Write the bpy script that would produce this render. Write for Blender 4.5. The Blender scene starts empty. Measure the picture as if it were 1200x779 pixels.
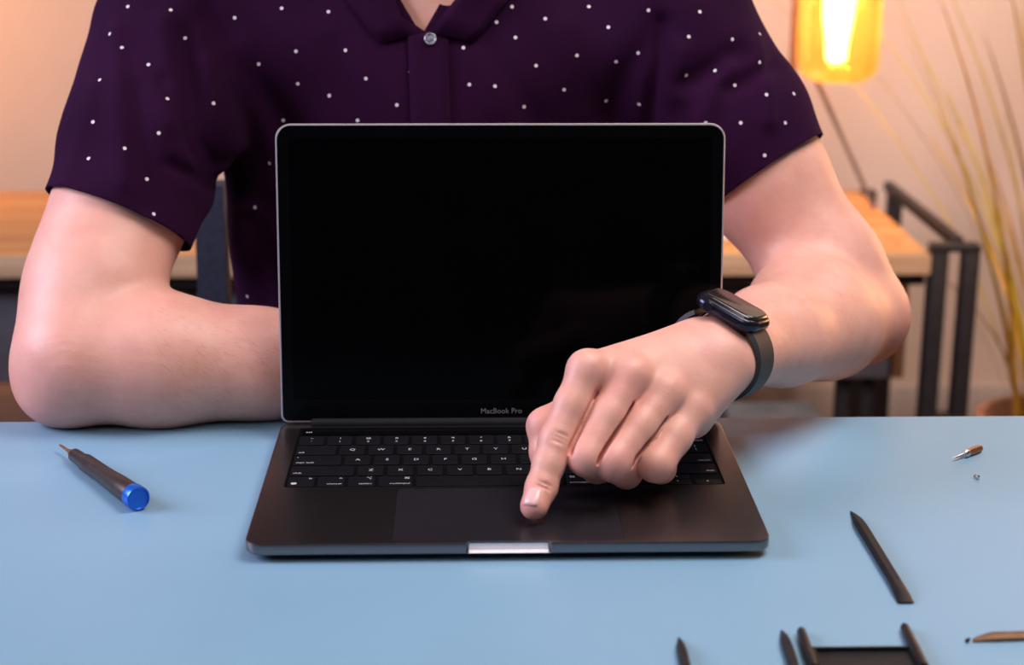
import bpy, bmesh, math, random
import numpy as np
from mathutils import Vector, Matrix
from mathutils.bvhtree import BVHTree

random.seed(7)
rng = np.random.default_rng(7)
S = bpy.context.scene
COL = S.collection
R = math.radians

# ------------------------------------------------------------------ camera
cam_d = bpy.data.cameras.new('camera')
cam = bpy.data.objects.new('camera', cam_d)
COL.objects.link(cam)
S.camera = cam
cam_d.sensor_width = 36.0
cam_d.lens = 36.0 * 1972.7 / 1200.0
cam_d.clip_start = 0.05
cam_d.clip_end = 50
_yaw, _pitch, _roll = 0.02774, 0.28288, 0.00326
_f = Vector((math.sin(_yaw) * math.cos(_pitch), math.cos(_yaw) * math.cos(_pitch), -math.sin(_pitch)))
_r = _f.cross(Vector((0, 0, 1))).normalized()
_u = _r.cross(_f)
_r2 = _r * math.cos(_roll) + _u * math.sin(_roll)
_u2 = -_r * math.sin(_roll) + _u * math.cos(_roll)
_m = Matrix((_r2, _u2, -_f)).transposed().to_4x4()
_m.translation = Vector((-0.02342, -0.89521, 0.39765))
cam.matrix_world = _m
cam_d.dof.use_dof = True
cam_d.dof.focus_distance = 1.10
cam_d.dof.aperture_fstop = 6.5

# ------------------------------------------------------------------ world, lights, exposure
S.view_settings.view_transform = 'Standard'
S.view_settings.look = 'None'
S.view_settings.gamma = 1.0
S.view_settings.exposure = 0.0
S.view_settings.use_curve_mapping = False
W = bpy.data.worlds.new('world')
S.world = W
W.use_nodes = True
W.node_tree.nodes['Background'].inputs['Color'].default_value = (0.55, 0.6, 0.8, 1)
W.node_tree.nodes['Background'].inputs['Strength'].default_value = 0.05


def light(name, kind, loc, energy, color, size=0.5, target=None, size_y=None, spot=None):
    d = bpy.data.lights.new(name, kind)
    d.energy = energy
    d.color = color
    if kind == 'AREA':
        d.shape = 'RECTANGLE' if size_y else 'SQUARE'
        d.size = size
        if size_y:
            d.size_y = size_y
    else:
        d.shadow_soft_size = size
    if kind == 'SPOT':
        d.spot_size = R(spot)
        d.spot_blend = 0.9
    o = bpy.data.objects.new(name, d)
    COL.objects.link(o)
    o.location = loc
    if target is not None:
        o.rotation_euler = (Vector(target) - Vector(loc)).to_track_quat('-Z', 'Y').to_euler()
    return o


light('overhead_softbox', 'AREA', (0.55, 0.02, 1.35), 22.5, (1.0, 0.90, 0.885), 0.8, (0.05, 0.15, 0.0))
light('front_softbox', 'AREA', (-0.25, -1.15, 1.60), 9, (1.0, 0.90, 0.90), 0.8, (0.0, 0.2, 0.0))
light('left_softbox', 'AREA', (-1.35, 0.05, 0.75), 25, (0.84, 0.76, 1.0), 0.7, (-0.1, 0.3, 0.1))
light('wall_wash_left', 'SPOT', (-1.30, 1.95, 0.25), 14, (1.0, 0.42, 0.13), 0.08, (-0.80, 2.35, -0.12), spot=120)
light('warm_backlight', 'POINT', (0.94, 0.96, 0.18), 9, (1.0, 0.46, 0.18), 0.16)
light('wall_wash_right', 'AREA', (1.1, 1.0, 1.2), 24, (1.0, 0.78, 0.68), 0.4, (0.7, 2.3, 0.0))

# ------------------------------------------------------------------ materials
def mat(name, color, rough=0.5, metal=0.0, noise=None, bump=None, spec=0.5, **kw):
    """Procedural principled material. noise=(scale, amount, detail) varies the colour, bump=(scale, strength, dist)."""
    m = bpy.data.materials.new(name)
    m.use_nodes = True
    nt = m.node_tree
    b = nt.nodes['Principled BSDF']
    c = (*color, 1)
    b.inputs['Base Color'].default_value = c
    b.inputs['Roughness'].default_value = rough
    b.inputs['Metallic'].default_value = metal
    b.inputs['Specular IOR Level'].default_value = spec
    for k, v in kw.items():
        b.inputs[k.replace('_', ' ')].default_value = v
    tc = nt.nodes.new('ShaderNodeTexCoord')
    if noise:
        n = nt.nodes.new('ShaderNodeTexNoise')
        n.inputs['Scale'].default_value = noise[0]
        n.inputs['Detail'].default_value = noise[2] if len(noise) > 2 else 4
        nt.links.new(tc.outputs['Object'], n.inputs['Vector'])
        r = nt.nodes.new('ShaderNodeValToRGB')
        a = noise[1]
        r.color_ramp.elements[0].position = 0.3
        r.color_ramp.elements[1].position = 0.7
        r.color_ramp.elements[0].color = (*[max(0, x * (1 - a)) for x in color], 1)
        r.color_ramp.elements[1].color = (*[min(1, x * (1 + a)) for x in color], 1)
        nt.links.new(n.outputs['Fac'], r.inputs['Fac'])
        nt.links.new(r.outputs['Color'], b.inputs['Base Color'])
    if bump:
        n = nt.nodes.new('ShaderNodeTexNoise')
        n.inputs['Scale'].default_value = bump[0]
        n.inputs['Detail'].default_value = 5
        nt.links.new(tc.outputs['Object'], n.inputs['Vector'])
        bp = nt.nodes.new('ShaderNodeBump')
        bp.inputs['Strength'].default_value = bump[1]
        bp.inputs['Distance'].default_value = bump[2]
        nt.links.new(n.outputs['Fac'], bp.inputs['Height'])
        nt.links.new(bp.outputs['Normal'], b.inputs['Normal'])
    return m


def wood(name, c1, c2, scale=(1.5, 26, 26), rough=0.45):
    m = bpy.data.materials.new(name)
    m.use_nodes = True
    nt = m.node_tree
    b = nt.nodes['Principled BSDF']
    b.inputs['Roughness'].default_value = rough
    tc = nt.nodes.new('ShaderNodeTexCoord')
    mp = nt.nodes.new('ShaderNodeMapping')
    mp.inputs['Scale'].default_value = scale
    n = nt.nodes.new('ShaderNodeTexNoise')
    n.inputs['Scale'].default_value = 2.0
    n.inputs['Detail'].default_value = 6
    n.inputs['Distortion'].default_value = 0.6
    r = nt.nodes.new('ShaderNodeValToRGB')
    r.color_ramp.elements[0].position = 0.35
    r.color_ramp.elements[1].position = 0.68
    r.color_ramp.elements[0].color = (*c1, 1)
    r.color_ramp.elements[1].color = (*c2, 1)
    nt.links.new(tc.outputs['Object'], mp.inputs['Vector'])
    nt.links.new(mp.outputs['Vector'], n.inputs['Vector'])
    nt.links.new(n.outputs['Fac'], r.inputs['Fac'])
    nt.links.new(r.outputs['Color'], b.inputs['Base Color'])
    return m


def skin_material():
    m = mat('skin', (0.70, 0.41, 0.33), 0.48, bump=(420, 0.25, 0.0008))
    nt = m.node_tree
    b = nt.nodes['Principled BSDF']
    b.inputs['Subsurface Weight'].default_value = 0.22
    b.inputs['Subsurface Radius'].default_value = (1.0, 0.35, 0.2)
    b.inputs['Subsurface Scale'].default_value = 0.003
    tc = nt.nodes.new('ShaderNodeTexCoord')
    n = nt.nodes.new('ShaderNodeTexNoise')
    n.inputs['Scale'].default_value = 55
    n.inputs['Detail'].default_value = 5
    nt.links.new(tc.outputs['Object'], n.inputs['Vector'])
    r = nt.nodes.new('ShaderNodeValToRGB')
    r.color_ramp.elements[0].position = 0.25
    r.color_ramp.elements[1].position = 0.75
    r.color_ramp.elements[0].color = (0.645, 0.315, 0.24, 1)
    r.color_ramp.elements[1].color = (0.715, 0.385, 0.30, 1)
    nt.links.new(n.outputs['Fac'], r.inputs['Fac'])
    at = nt.nodes.new('ShaderNodeAttribute')
    at.attribute_name = 'flush'          # redder skin over the knuckles and finger ends
    mx = nt.nodes.new('ShaderNodeMix')
    mx.data_type = 'RGBA'
    nt.links.new(at.outputs['Fac'], mx.inputs[0])
    nt.links.new(r.outputs['Color'], mx.inputs[6])
    mx.inputs[7].default_value = (0.62, 0.20, 0.19, 1)
    nt.links.new(mx.outputs[2], b.inputs['Base Color'])
    return m


M = {}
M['skin'] = skin_material()
M['nail'] = mat('nail', (0.78, 0.45, 0.42), 0.25)
M['hair'] = mat('hair', (0.035, 0.02, 0.012), 0.5, noise=(60, 0.4))
M['arm_hair'] = mat('arm_hair', (0.24, 0.11, 0.06), 0.5, noise=(50, 0.3))
M['eye'] = mat('eye_white', (0.8, 0.78, 0.75), 0.2)
M['iris'] = mat('iris', (0.08, 0.05, 0.03), 0.2)
M['shirt'] = mat('shirt_cotton', (0.018, 0.0030, 0.0185), 0.9, noise=(9, 0.2), bump=(900, 0.2, 0.0006), spec=0.05)
M['shirt'].node_tree.nodes['Principled BSDF'].inputs['Sheen Weight'].default_value = 0.03
M['shirt'].node_tree.nodes['Principled BSDF'].inputs['Sheen Tint'].default_value = (0.6, 0.25, 0.6, 1)
M['dot'] = mat('white_dot', (0.62, 0.56, 0.60), 0.8)
M['button'] = mat('pearl_button', (0.20, 0.20, 0.24), 0.18, noise=(300, 0.7))
M['jeans'] = mat('jeans', (0.02, 0.025, 0.045), 0.9, noise=(40, 0.3))
M['shoe'] = mat('shoe', (0.02, 0.02, 0.02), 0.5, noise=(30, 0.2))
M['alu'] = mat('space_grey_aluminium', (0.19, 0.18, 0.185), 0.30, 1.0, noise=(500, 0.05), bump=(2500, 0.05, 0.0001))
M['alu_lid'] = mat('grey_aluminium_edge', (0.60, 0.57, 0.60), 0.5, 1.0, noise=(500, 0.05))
M['notch'] = mat('notch_highlight', (0.80, 0.80, 0.84), 0.5, 0.6, noise=(500, 0.05))  # paler than the shell: a highlight put into the base colour
M['pad'] = mat('trackpad_glass', (0.013, 0.0115, 0.0145), 0.30, noise=(300, 0.1))
M['glass'] = mat('black_display_glass', (0.002, 0.002, 0.0025), 0.12, noise=(30, 0.1), spec=0.07)
M['screen'] = mat('dark_screen', (0.0010, 0.0010, 0.0014), 0.12, noise=(30, 0.1), spec=0.05)
M['key'] = mat('black_keycap', (0.0045, 0.0045, 0.006), 0.6, noise=(500, 0.2), spec=0.10)
M['well'] = mat('keyboard_well', (0.003, 0.003, 0.0035), 0.7, noise=(300, 0.2), spec=0.06)
M['legend'] = mat('legend_print', (0.42, 0.41, 0.41), 0.6)
M['logo'] = mat('lid_lettering', (0.16, 0.16, 0.16), 0.5)
M['rubber'] = mat('black_rubber', (0.008, 0.008, 0.009), 0.7, noise=(200, 0.2), spec=0.15)
M['plastic'] = mat('black_plastic', (0.009, 0.0085, 0.009), 0.5, spec=0.28, noise=(300, 0.3), bump=(700, 0.1, 0.0003))
M['mat_blue'] = mat('blue_work_mat', (0.178, 0.325, 0.440), 0.40, noise=(5, 0.05), bump=(1200, 0.06, 0.0003))
M['table_wood'] = wood('table_wood', (0.30, 0.12, 0.045), (0.52, 0.25, 0.10))
M['desk_wood'] = wood('desk_wood', (0.50, 0.22, 0.07), (0.78, 0.42, 0.16))
M['desk_edge'] = wood('desk_edge_wood', (0.38, 0.25, 0.15), (0.56, 0.40, 0.26))
M['panel_wood'] = wood('panel_wood', (0.20, 0.09, 0.04), (0.33, 0.16, 0.08), scale=(26, 26, 1.5))
M['black_steel'] = mat('black_steel', (0.014, 0.014, 0.018), 0.5, 0.2, noise=(60, 0.3))
M['cabinet'] = mat('dark_grey_cabinet', (0.075, 0.078, 0.10), 0.6, noise=(20, 0.2))
M['crate'] = mat('grey_crate', (0.11, 0.115, 0.12), 0.6, noise=(20, 0.25))
M['chair'] = mat('navy_chair', (0.018, 0.024, 0.045), 0.7, noise=(200, 0.3))
M['wall'] = mat('plaster_wall', (0.72, 0.585, 0.50), 0.9, noise=(2.5, 0.06), bump=(60, 0.1, 0.002))
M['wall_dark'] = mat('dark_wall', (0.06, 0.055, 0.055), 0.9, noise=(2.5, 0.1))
M['ceiling'] = mat('ceiling_paint', (0.25, 0.23, 0.22), 0.9, noise=(2.5, 0.05))
M['floor'] = wood('floor_boards', (0.16, 0.09, 0.05), (0.28, 0.17, 0.10))
M['base'] = mat('baseboard_paint', (0.55, 0.48, 0.44), 0.6, noise=(8, 0.05))
M['brass'] = mat('lamp_wood', (0.36, 0.14, 0.05), 0.45, noise=(30, 0.3))
M['cord'] = mat('grey_rod', (0.20, 0.15, 0.13), 0.6, noise=(30, 0.2))
M['copper'] = mat('copper', (0.50, 0.25, 0.12), 0.45, 1.0, noise=(200, 0.15))
M['bronze'] = mat('bronze', (0.20, 0.11, 0.06), 0.5, 0.7, noise=(200, 0.2))
M['steel'] = mat('steel', (0.66, 0.65, 0.64), 0.28, 1.0, noise=(200, 0.1))
M['grip'] = mat('gunmetal_grip', (0.060, 0.048, 0.045), 0.36, 0.55, noise=(200, 0.15))
M['blue_cap'] = mat('blue_anodised', (0.012, 0.13, 0.62), 0.28, 0.45, noise=(200, 0.1))
M['watch_case'] = mat('watch_case', (0.035, 0.035, 0.055), 0.22, 0.8, noise=(200, 0.1))
M['watch_glass'] = mat('watch_glass', (0.012, 0.012, 0.012), 0.12, noise=(60, 0.1))
M['strap'] = mat('watch_strap', (0.022, 0.022, 0.023), 0.6, noise=(300, 0.2), bump=(900, 0.15, 0.0003))
M['blade'] = mat('dry_grass', (0.70, 0.41, 0.05), 0.6, noise=(12, 0.35))
M['blade_green'] = mat('yellow_green_grass', (0.60, 0.46, 0.03), 0.6, noise=(12, 0.3))
M['pot'] = mat('clay_pot', (0.35, 0.16, 0.09), 0.8, noise=(20, 0.2))
M['soil'] = mat('soil', (0.05, 0.03, 0.02), 0.95, noise=(60, 0.5))


def amber_glass():
    m = bpy.data.materials.new('amber_glass')
    m.use_nodes = True
    nt = m.node_tree
    for n in list(nt.nodes):
        if n.type == 'BSDF_PRINCIPLED':
            nt.nodes.remove(n)
    out = [n for n in nt.nodes if n.type == 'OUTPUT_MATERIAL'][0]
    tr = nt.nodes.new('ShaderNodeBsdfTransparent')
    tr.inputs['Color'].default_value = (1.0, 0.74, 0.34, 1)
    gl = nt.nodes.new('ShaderNodeBsdfGlossy')
    gl.inputs['Roughness'].default_value = 0.08
    gl.inputs['Color'].default_value = (1.0, 0.85, 0.5, 1)
    tl = nt.nodes.new('ShaderNodeBsdfTranslucent')
    tl.inputs['Color'].default_value = (1.0, 0.62, 0.20, 1)
    fr = nt.nodes.new('ShaderNodeFresnel')
    fr.inputs['IOR'].default_value = 1.5
    mx = nt.nodes.new('ShaderNodeMixShader')
    nt.links.new(fr.outputs['Fac'], mx.inputs['Fac'])
    nt.links.new(tr.outputs['BSDF'], mx.inputs[1])
    nt.links.new(gl.outputs['BSDF'], mx.inputs[2])
    m2 = nt.nodes.new('ShaderNodeMixShader')
    m2.inputs['Fac'].default_value = 0.16
    nt.links.new(mx.outputs['Shader'], m2.inputs[1])
    nt.links.new(tl.outputs['BSDF'], m2.inputs[2])
    nt.links.new(m2.outputs['Shader'], out.inputs['Surface'])
    return m


def glow(name, color, strength):
    m = bpy.data.materials.new(name)
    m.use_nodes = True
    b = m.node_tree.nodes['Principled BSDF']
    b.inputs['Base Color'].default_value = (*color, 1)
    b.inputs['Emission Color'].default_value = (*color, 1)
    b.inputs['Emission Strength'].default_value = strength
    return m


M['amber'] = amber_glass()
M['bulb'] = glow('lit_bulb', (1.0, 0.78, 0.38), 12.0)

# ------------------------------------------------------------------ object helpers
def link(o, parent=None):
    COL.objects.link(o)
    if parent is not None:
        o.parent = parent
    return o


def tag(o, label=None, cat=None, group=None, kind=None):
    if label:
        o['label'] = label
    if cat:
        o['category'] = cat
    if group:
        o['group'] = group
    if kind:
        o['kind'] = kind
    return o


def thing(name, label, cat, loc=(0, 0, 0), group=None):
    o = bpy.data.objects.new(name, None)
    o.empty_display_size = 0.02
    o.location = loc
    COL.objects.link(o)
    return tag(o, label, cat, group)


def obj(name, bm, material, parent=None, smooth=False, loc=None):
    me = bpy.data.meshes.new(name)
    bmesh.ops.recalc_face_normals(bm, faces=bm.faces[:])
    bm.to_mesh(me)
    bm.free()
    me.materials.append(material)
    if smooth:
        me.polygons.foreach_set('use_smooth', [True] * len(me.polygons))
        if smooth != 'all':
            try:
                me.set_sharp_from_angle(angle=R(38))
            except Exception:
                pass
    o = bpy.data.objects.new(name, me)
    link(o, parent)
    if loc is not None:
        o.location = loc
    return o


def add_box(bm, lo, hi, bevel=0.0, seg=1, mx=None):
    vs = [bm.verts.new((x, y, z)) for x in (lo[0], hi[0]) for y in (lo[1], hi[1]) for z in (lo[2], hi[2])]
    idx = [(0, 1, 3, 2), (4, 6, 7, 5), (0, 4, 5, 1), (2, 3, 7, 6), (0, 2, 6, 4), (1, 5, 7, 3)]
    fs = [bm.faces.new([vs[i] for i in f]) for f in idx]
    if bevel:
        es = list({e for f in fs for e in f.edges})
        r = bmesh.ops.bevel(bm, geom=es, offset=bevel, segments=seg, affect='EDGES', profile=0.5)
        vs = list({v for f in r['faces'] for v in f.verts} | {v for v in vs if v.is_valid})
    if mx is not None:
        bmesh.ops.transform(bm, matrix=mx, verts=[v for v in vs if v.is_valid])
    return vs


def box_obj(name, lo, hi, material, parent=None, bevel=0.0, seg=2):
    bm = bmesh.new()
    add_box(bm, lo, hi, bevel, seg)
    return obj(name, bm, material, parent, smooth=bevel > 0)


def frame_axes(d):
    d = Vector(d).normalized()
    a = Vector((0, 0, 1)) if abs(d.z) < 0.9 else Vector((1, 0, 0))
    u = d.cross(a).normalized()
    v = u.cross(d).normalized()
    return d, u, v


def add_lathe(bm, a, b, prof, n=24, cap=True):
    """revolve prof=[(distance from a along a->b, radius)] about the line a->b"""
    a = Vector(a)
    d, u, v = frame_axes(Vector(b) - a)
    rings = []
    for s, r in prof:
        c = a + d * s
        rings.append([bm.verts.new(c + (u * math.cos(t) + v * math.sin(t)) * r) for t in
                      [2 * math.pi * i / n for i in range(n)]])
    for r0, r1 in zip(rings, rings[1:]):
        for i in range(n):
            bm.faces.new((r0[i], r0[(i + 1) % n], r1[(i + 1) % n], r1[i]))
    if cap:
        bm.faces.new(rings[0][::-1])
        bm.faces.new(rings[-1])


def add_tube(bm, pts, rads, n=8, cap=True):
    pts = [Vector(p) for p in pts]
    rings = []
    u = None
    for i, p in enumerate(pts):
        d = (pts[min(i + 1, len(pts) - 1)] - pts[max(i - 1, 0)]).normalized()
        if u is None:
            _, u, v = frame_axes(d)
        u = (u - d * u.dot(d)).normalized()
        v = d.cross(u)
        r = rads[i] if isinstance(rads, (list, tuple)) else rads
        rings.append([bm.verts.new(p + (u * math.cos(t) + v * math.sin(t)) * r) for t in
                      [2 * math.pi * k / n for k in range(n)]])
    for r0, r1 in zip(rings, rings[1:]):
        for i in range(n):
            bm.faces.new((r0[i], r0[(i + 1) % n], r1[(i + 1) % n], r1[i]))
    if cap:
        bm.faces.new(rings[0][::-1])
        bm.faces.new(rings[-1])


def rrect(x0, x1, y0, y1, r, n=8, r_far=None):
    """outline of a rounded rectangle; r at y0 side, r_far at the y1 side"""
    rf = r if r_far is None else r_far
    out = []
    for cx, cy, rr, a0 in ((x1 - r, y0 + r, r, -90), (x1 - rf, y1 - rf, rf, 0), (x0 + rf, y1 - rf, rf, 90), (x0 + r, y0 + r, r, 180)):
        for i in range(n + 1):
            t = R(a0 + 90 * i / n)
            out.append((cx + rr * math.cos(t), cy + rr * math.sin(t)))
    return out


def add_stack(bm, rings):
    """rings = [[(x,y,z)...]...] equal counts, lofted and capped"""
    vr = [[bm.verts.new(p) for p in r] for r in rings]
    n = len(vr[0])
    for a, b in zip(vr, vr[1:]):
        for i in range(n):
            bm.faces.new((a[i], a[(i + 1) % n], b[(i + 1) % n], b[i]))
    bm.faces.new(vr[0][::-1])
    bm.faces.new(vr[-1])


def add_slab(bm, x0, x1, y0, y1, levels, r, r_far=None, n=8):
    """levels = [(z, inset)]"""
    add_stack(bm, [[(x, y, z) for x, y in rrect(x0 + i, x1 - i, y0 + i, y1 - i, max(r - i, 0.0004), n,
                                                None if r_far is None else max(r_far - i, 0.0004))] for z, i in levels])


def baked(o):
    """apply the modifiers of o"""
    dg = bpy.context.evaluated_depsgraph_get()
    dg.update()
    me = bpy.data.meshes.new_from_object(o.evaluated_get(dg))
    o.modifiers.clear()
    o.data = me
    return o


def cut(o, bm):
    c = obj('cutter', bm, M['well'])
    md = o.modifiers.new('cut', 'BOOLEAN')
    md.operation = 'DIFFERENCE'
    md.solver = 'EXACT'
    md.object = c
    baked(o)
    bpy.data.objects.remove(c, do_unlink=True)


def text_mesh(name, body, size, align='CENTER'):
    cu = bpy.data.curves.new(name, 'FONT')
    cu.body = body
    cu.size = size
    cu.align_x = align
    cu.align_y = 'CENTER'
    cu.extrude = 0.00004
    cu.resolution_u = 3
    o = bpy.data.objects.new(name, cu)
    COL.objects.link(o)
    dg = bpy.context.evaluated_depsgraph_get()
    dg.update()
    me = bpy.data.meshes.new_from_object(o.evaluated_get(dg))
    bpy.data.objects.remove(o, do_unlink=True)
    me.name = name
    return me


# ------------------------------------------------------------------ signed distance modelling (figures and cloth)
class Field:
    def __init__(self, xs, ys, zs):
        self.ax = [np.asarray(a, np.float32) for a in (xs, ys, zs)]
        self.F = np.full([len(a) for a in self.ax], 1.0, np.float32)

    def box(self, lo, hi):
        sl = []
        for a, l, h in zip(self.ax, lo, hi):
            i0 = max(int(np.searchsorted(a, l)) - 1, 0)
            i1 = min(int(np.searchsorted(a, h)) + 1, len(a))
            sl.append(slice(i0, max(i1, i0 + 1)))
        return tuple(sl)

    def grid(self, sl):
        return (self.ax[0][sl[0]][:, None, None], self.ax[1][sl[1]][None, :, None], self.ax[2][sl[2]][None, None, :])

    def sub(self, lo, hi):
        sl = self.box(lo, hi)
        f = Field(*[a[s] for a, s in zip(self.ax, sl)])
        f.sl = sl
        return f

    def merge(self, sub, k):
        self.F[sub.sl] = smin(self.F[sub.sl], sub.F, k)

    def _apply(self, sl, d, k, op):
        if op == 'add':
            self.F[sl] = smin(self.F[sl], d, k)
        else:
            self.F[sl] = -smin(-self.F[sl], d, k)

    def cone(self, a, b, ra, rb, k=0.005, op='add', flat=None):
        a = np.array(a, np.float32)
        b = np.array(b, np.float32)
        m = max(ra, rb) + k + 0.008
        sl = self.box(np.minimum(a, b) - m, np.maximum(a, b) + m)
        X, Y, Z = self.grid(sl)
        if min(X.size, Y.size, Z.size) == 0:
            return
        ba = b - a
        px, py, pz = X - a[0], Y - a[1], Z - a[2]
        t = np.clip((px * ba[0] + py * ba[1] + pz * ba[2]) / float(ba @ ba + 1e-12), 0, 1)
        dx, dy, dz = px - t * ba[0], py - t * ba[1], pz - t * ba[2]
        q = dx * dx + dy * dy + dz * dz
        if flat is not None:
            n, s = np.array(flat[0], np.float32), flat[1]
            n = n / np.linalg.norm(n)
            c = dx * n[0] + dy * n[1] + dz * n[2]
            q = q + c * c * (s * s - 1)
        d = np.sqrt(q) - (ra + (rb - ra) * t)
        self._apply(sl, d.astype(np.float32), k, op)

    def chain(self, pts, k=0.004, op='add', flat=None):
        for (a, ra), (b, rb) in zip(pts, pts[1:]):
            self.cone(a, b, ra, rb, k, op, flat)

    def ell(self, c, r, k=0.01, op='add', rot=None):
        c = np.array(c, np.float32)
        m = max(r) + k + 0.01
        sl = self.box(c - m, c + m)
        X, Y, Z = self.grid(sl)
        x, y, z = X - c[0], Y - c[1], Z - c[2]
        if rot is not None:
            q = np.array(rot, np.float32)   # rows are the local axes
            x, y, z = (x * q[0, 0] + y * q[0, 1] + z * q[0, 2], x * q[1, 0] + y * q[1, 1] + z * q[1, 2],
                       x * q[2, 0] + y * q[2, 1] + z * q[2, 2])
        k0 = np.sqrt((x / r[0]) ** 2 + (y / r[1]) ** 2 + (z / r[2]) ** 2)
        k1 = np.sqrt((x / r[0] ** 2) ** 2 + (y / r[1] ** 2) ** 2 + (z / r[2] ** 2) ** 2) + 1e-6
        d = k0 * (k0 - 1) / k1
        self._apply(sl, d.astype(np.float32), k, op)

    def mesh(self, smooth=2, where=None, more=0):
        F, (ax, ay, az) = self.F, self.ax
        ins = F < 0
        nx, ny, nz = F.shape
        c = np.zeros((nx - 1, ny - 1, nz - 1), np.int8)
        for i in (0, 1):
            for j in (0, 1):
                for k in (0, 1):
                    c += ins[i:nx - 1 + i, j:ny - 1 + j, k:nz - 1 + k]
        act = (c > 0) & (c < 8)
        I, J, K = np.nonzero(act)
        vid = np.full(act.shape, -1, np.int32)
        vid[I, J, K] = np.arange(len(I), dtype=np.int32)
        acc = np.zeros((len(I), 3))
        cnt = np.zeros(len(I))
        corners = [(i, j, k) for i in (0, 1) for j in (0, 1) for k in (0, 1)]
        for p in corners:
            for q in corners:
                dif = [b - a for a, b in zip(p, q)]
                if sorted(dif) != [0, 0, 1]:
                    continue
                f0 = F[I + p[0], J + p[1], K + p[2]]
                f1 = F[I + q[0], J + q[1], K + q[2]]
                s = (f0 < 0) != (f1 < 0)
                t = np.where(s, f0 / np.where(s, f0 - f1, 1), 0)
                P0 = np.stack([ax[I + p[0]], ay[J + p[1]], az[K + p[2]]], 1)
                P1 = np.stack([ax[I + q[0]], ay[J + q[1]], az[K + q[2]]], 1)
                acc += np.where(s[:, None], P0 + (P1 - P0) * t[:, None], 0)
                cnt += s
        V = acc / cnt[:, None]
        Q = []
        for axis in range(3):
            a = [slice(None)] * 3
            b = [slice(None)] * 3
            a[axis] = slice(0, -1)
            b[axis] = slice(1, None)
            ch = ins[tuple(a)] != ins[tuple(b)]
            o1, o2 = [(1, 2), (2, 0), (0, 1)][axis]
            for o in (o1, o2):
                sl = [slice(None)] * 3
                sl[o] = 0
                ch[tuple(sl)] = False
                sl[o] = -1
                ch[tuple(sl)] = False
            E = np.nonzero(ch)
            fl = ins[tuple(a)][E]
            E = [e.copy() for e in E]

            def cell(d1, d2):
                e = [x.copy() for x in E]
                e[o1] = e[o1] - d1
                e[o2] = e[o2] - d2
                return vid[e[0], e[1], e[2]]
            q = np.stack([cell(1, 1), cell(0, 1), cell(0, 0), cell(1, 0)], 1)
            q[~fl] = q[~fl][:, ::-1]
            Q.append(q)
        Q = np.concatenate(Q)
        for it in range(smooth + more):
            s = np.zeros_like(V)
            n = np.zeros(len(V))
            for i, j in ((0, 1), (1, 2), (2, 3), (3, 0)):
                for d in range(3):
                    s[:, d] += np.bincount(Q[:, i], V[Q[:, j], d], len(V)) + np.bincount(Q[:, j], V[Q[:, i], d], len(V))
                n += np.bincount(Q[:, i], minlength=len(V)) + np.bincount(Q[:, j], minlength=len(V))
            W_ = V * 0.5 + 0.5 * s / n[:, None]
            V = W_ if it < smooth else np.where(where(V)[:, None], W_, V)
        return V, Q


def smin(a, b, k):
    h = np.maximum(k - np.abs(a - b), 0) / k
    return np.minimum(a, b) - h * h * (k * 0.25)


def axis_steps(*segs):
    """segs: (start, end, step) laid end to end"""
    out = []
    for a, b, s in segs:
        n = max(int(round((b - a) / s)), 1)
        out += list(a + (b - a) * np.arange(n) / n)
    out.append(segs[-1][1])
    return np.array(out)


def np_mesh(name, V, Q, material, parent=None):
    me = bpy.data.meshes.new(name)
    me.vertices.add(len(V))
    me.vertices.foreach_set('co', np.ascontiguousarray(V, np.float32).ravel())
    me.loops.add(Q.size)
    me.loops.foreach_set('vertex_index', np.ascontiguousarray(Q, np.int32).ravel())
    me.polygons.add(len(Q))
    me.polygons.foreach_set('loop_start', np.arange(0, Q.size, 4, dtype=np.int32))
    me.polygons.foreach_set('loop_total', np.full(len(Q), 4, np.int32))
    me.polygons.foreach_set('use_smooth', np.ones(len(Q), bool))
    me.update(calc_edges=True)
    me.validate()
    me.materials.append(material)
    o = bpy.data.objects.new(name, me)
    return link(o, parent)


# ================================================================== ROOM
FZ = -0.75
box_obj('floor', (-1.7, -2.7, FZ - 0.05), (1.7, 2.45, FZ), M['floor'])['kind'] = 'structure'
box_obj('ceiling', (-1.7, -2.7, 1.85), (1.7, 2.45, 1.9), M['ceiling'])['kind'] = 'structure'
box_obj('wall_back', (-1.7, 2.35, FZ), (1.7, 2.45, 1.85), M['wall'])['kind'] = 'structure'
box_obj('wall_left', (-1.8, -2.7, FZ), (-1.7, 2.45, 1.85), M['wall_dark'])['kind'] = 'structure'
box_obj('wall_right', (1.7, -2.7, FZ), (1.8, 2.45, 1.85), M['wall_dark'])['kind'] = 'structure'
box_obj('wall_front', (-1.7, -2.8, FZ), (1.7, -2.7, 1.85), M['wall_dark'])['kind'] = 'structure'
box_obj('baseboard_back', (-1.7, 2.335, FZ), (1.7, 2.35, FZ + 0.09), M['base'], bevel=0.003)['kind'] = 'structure'

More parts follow.
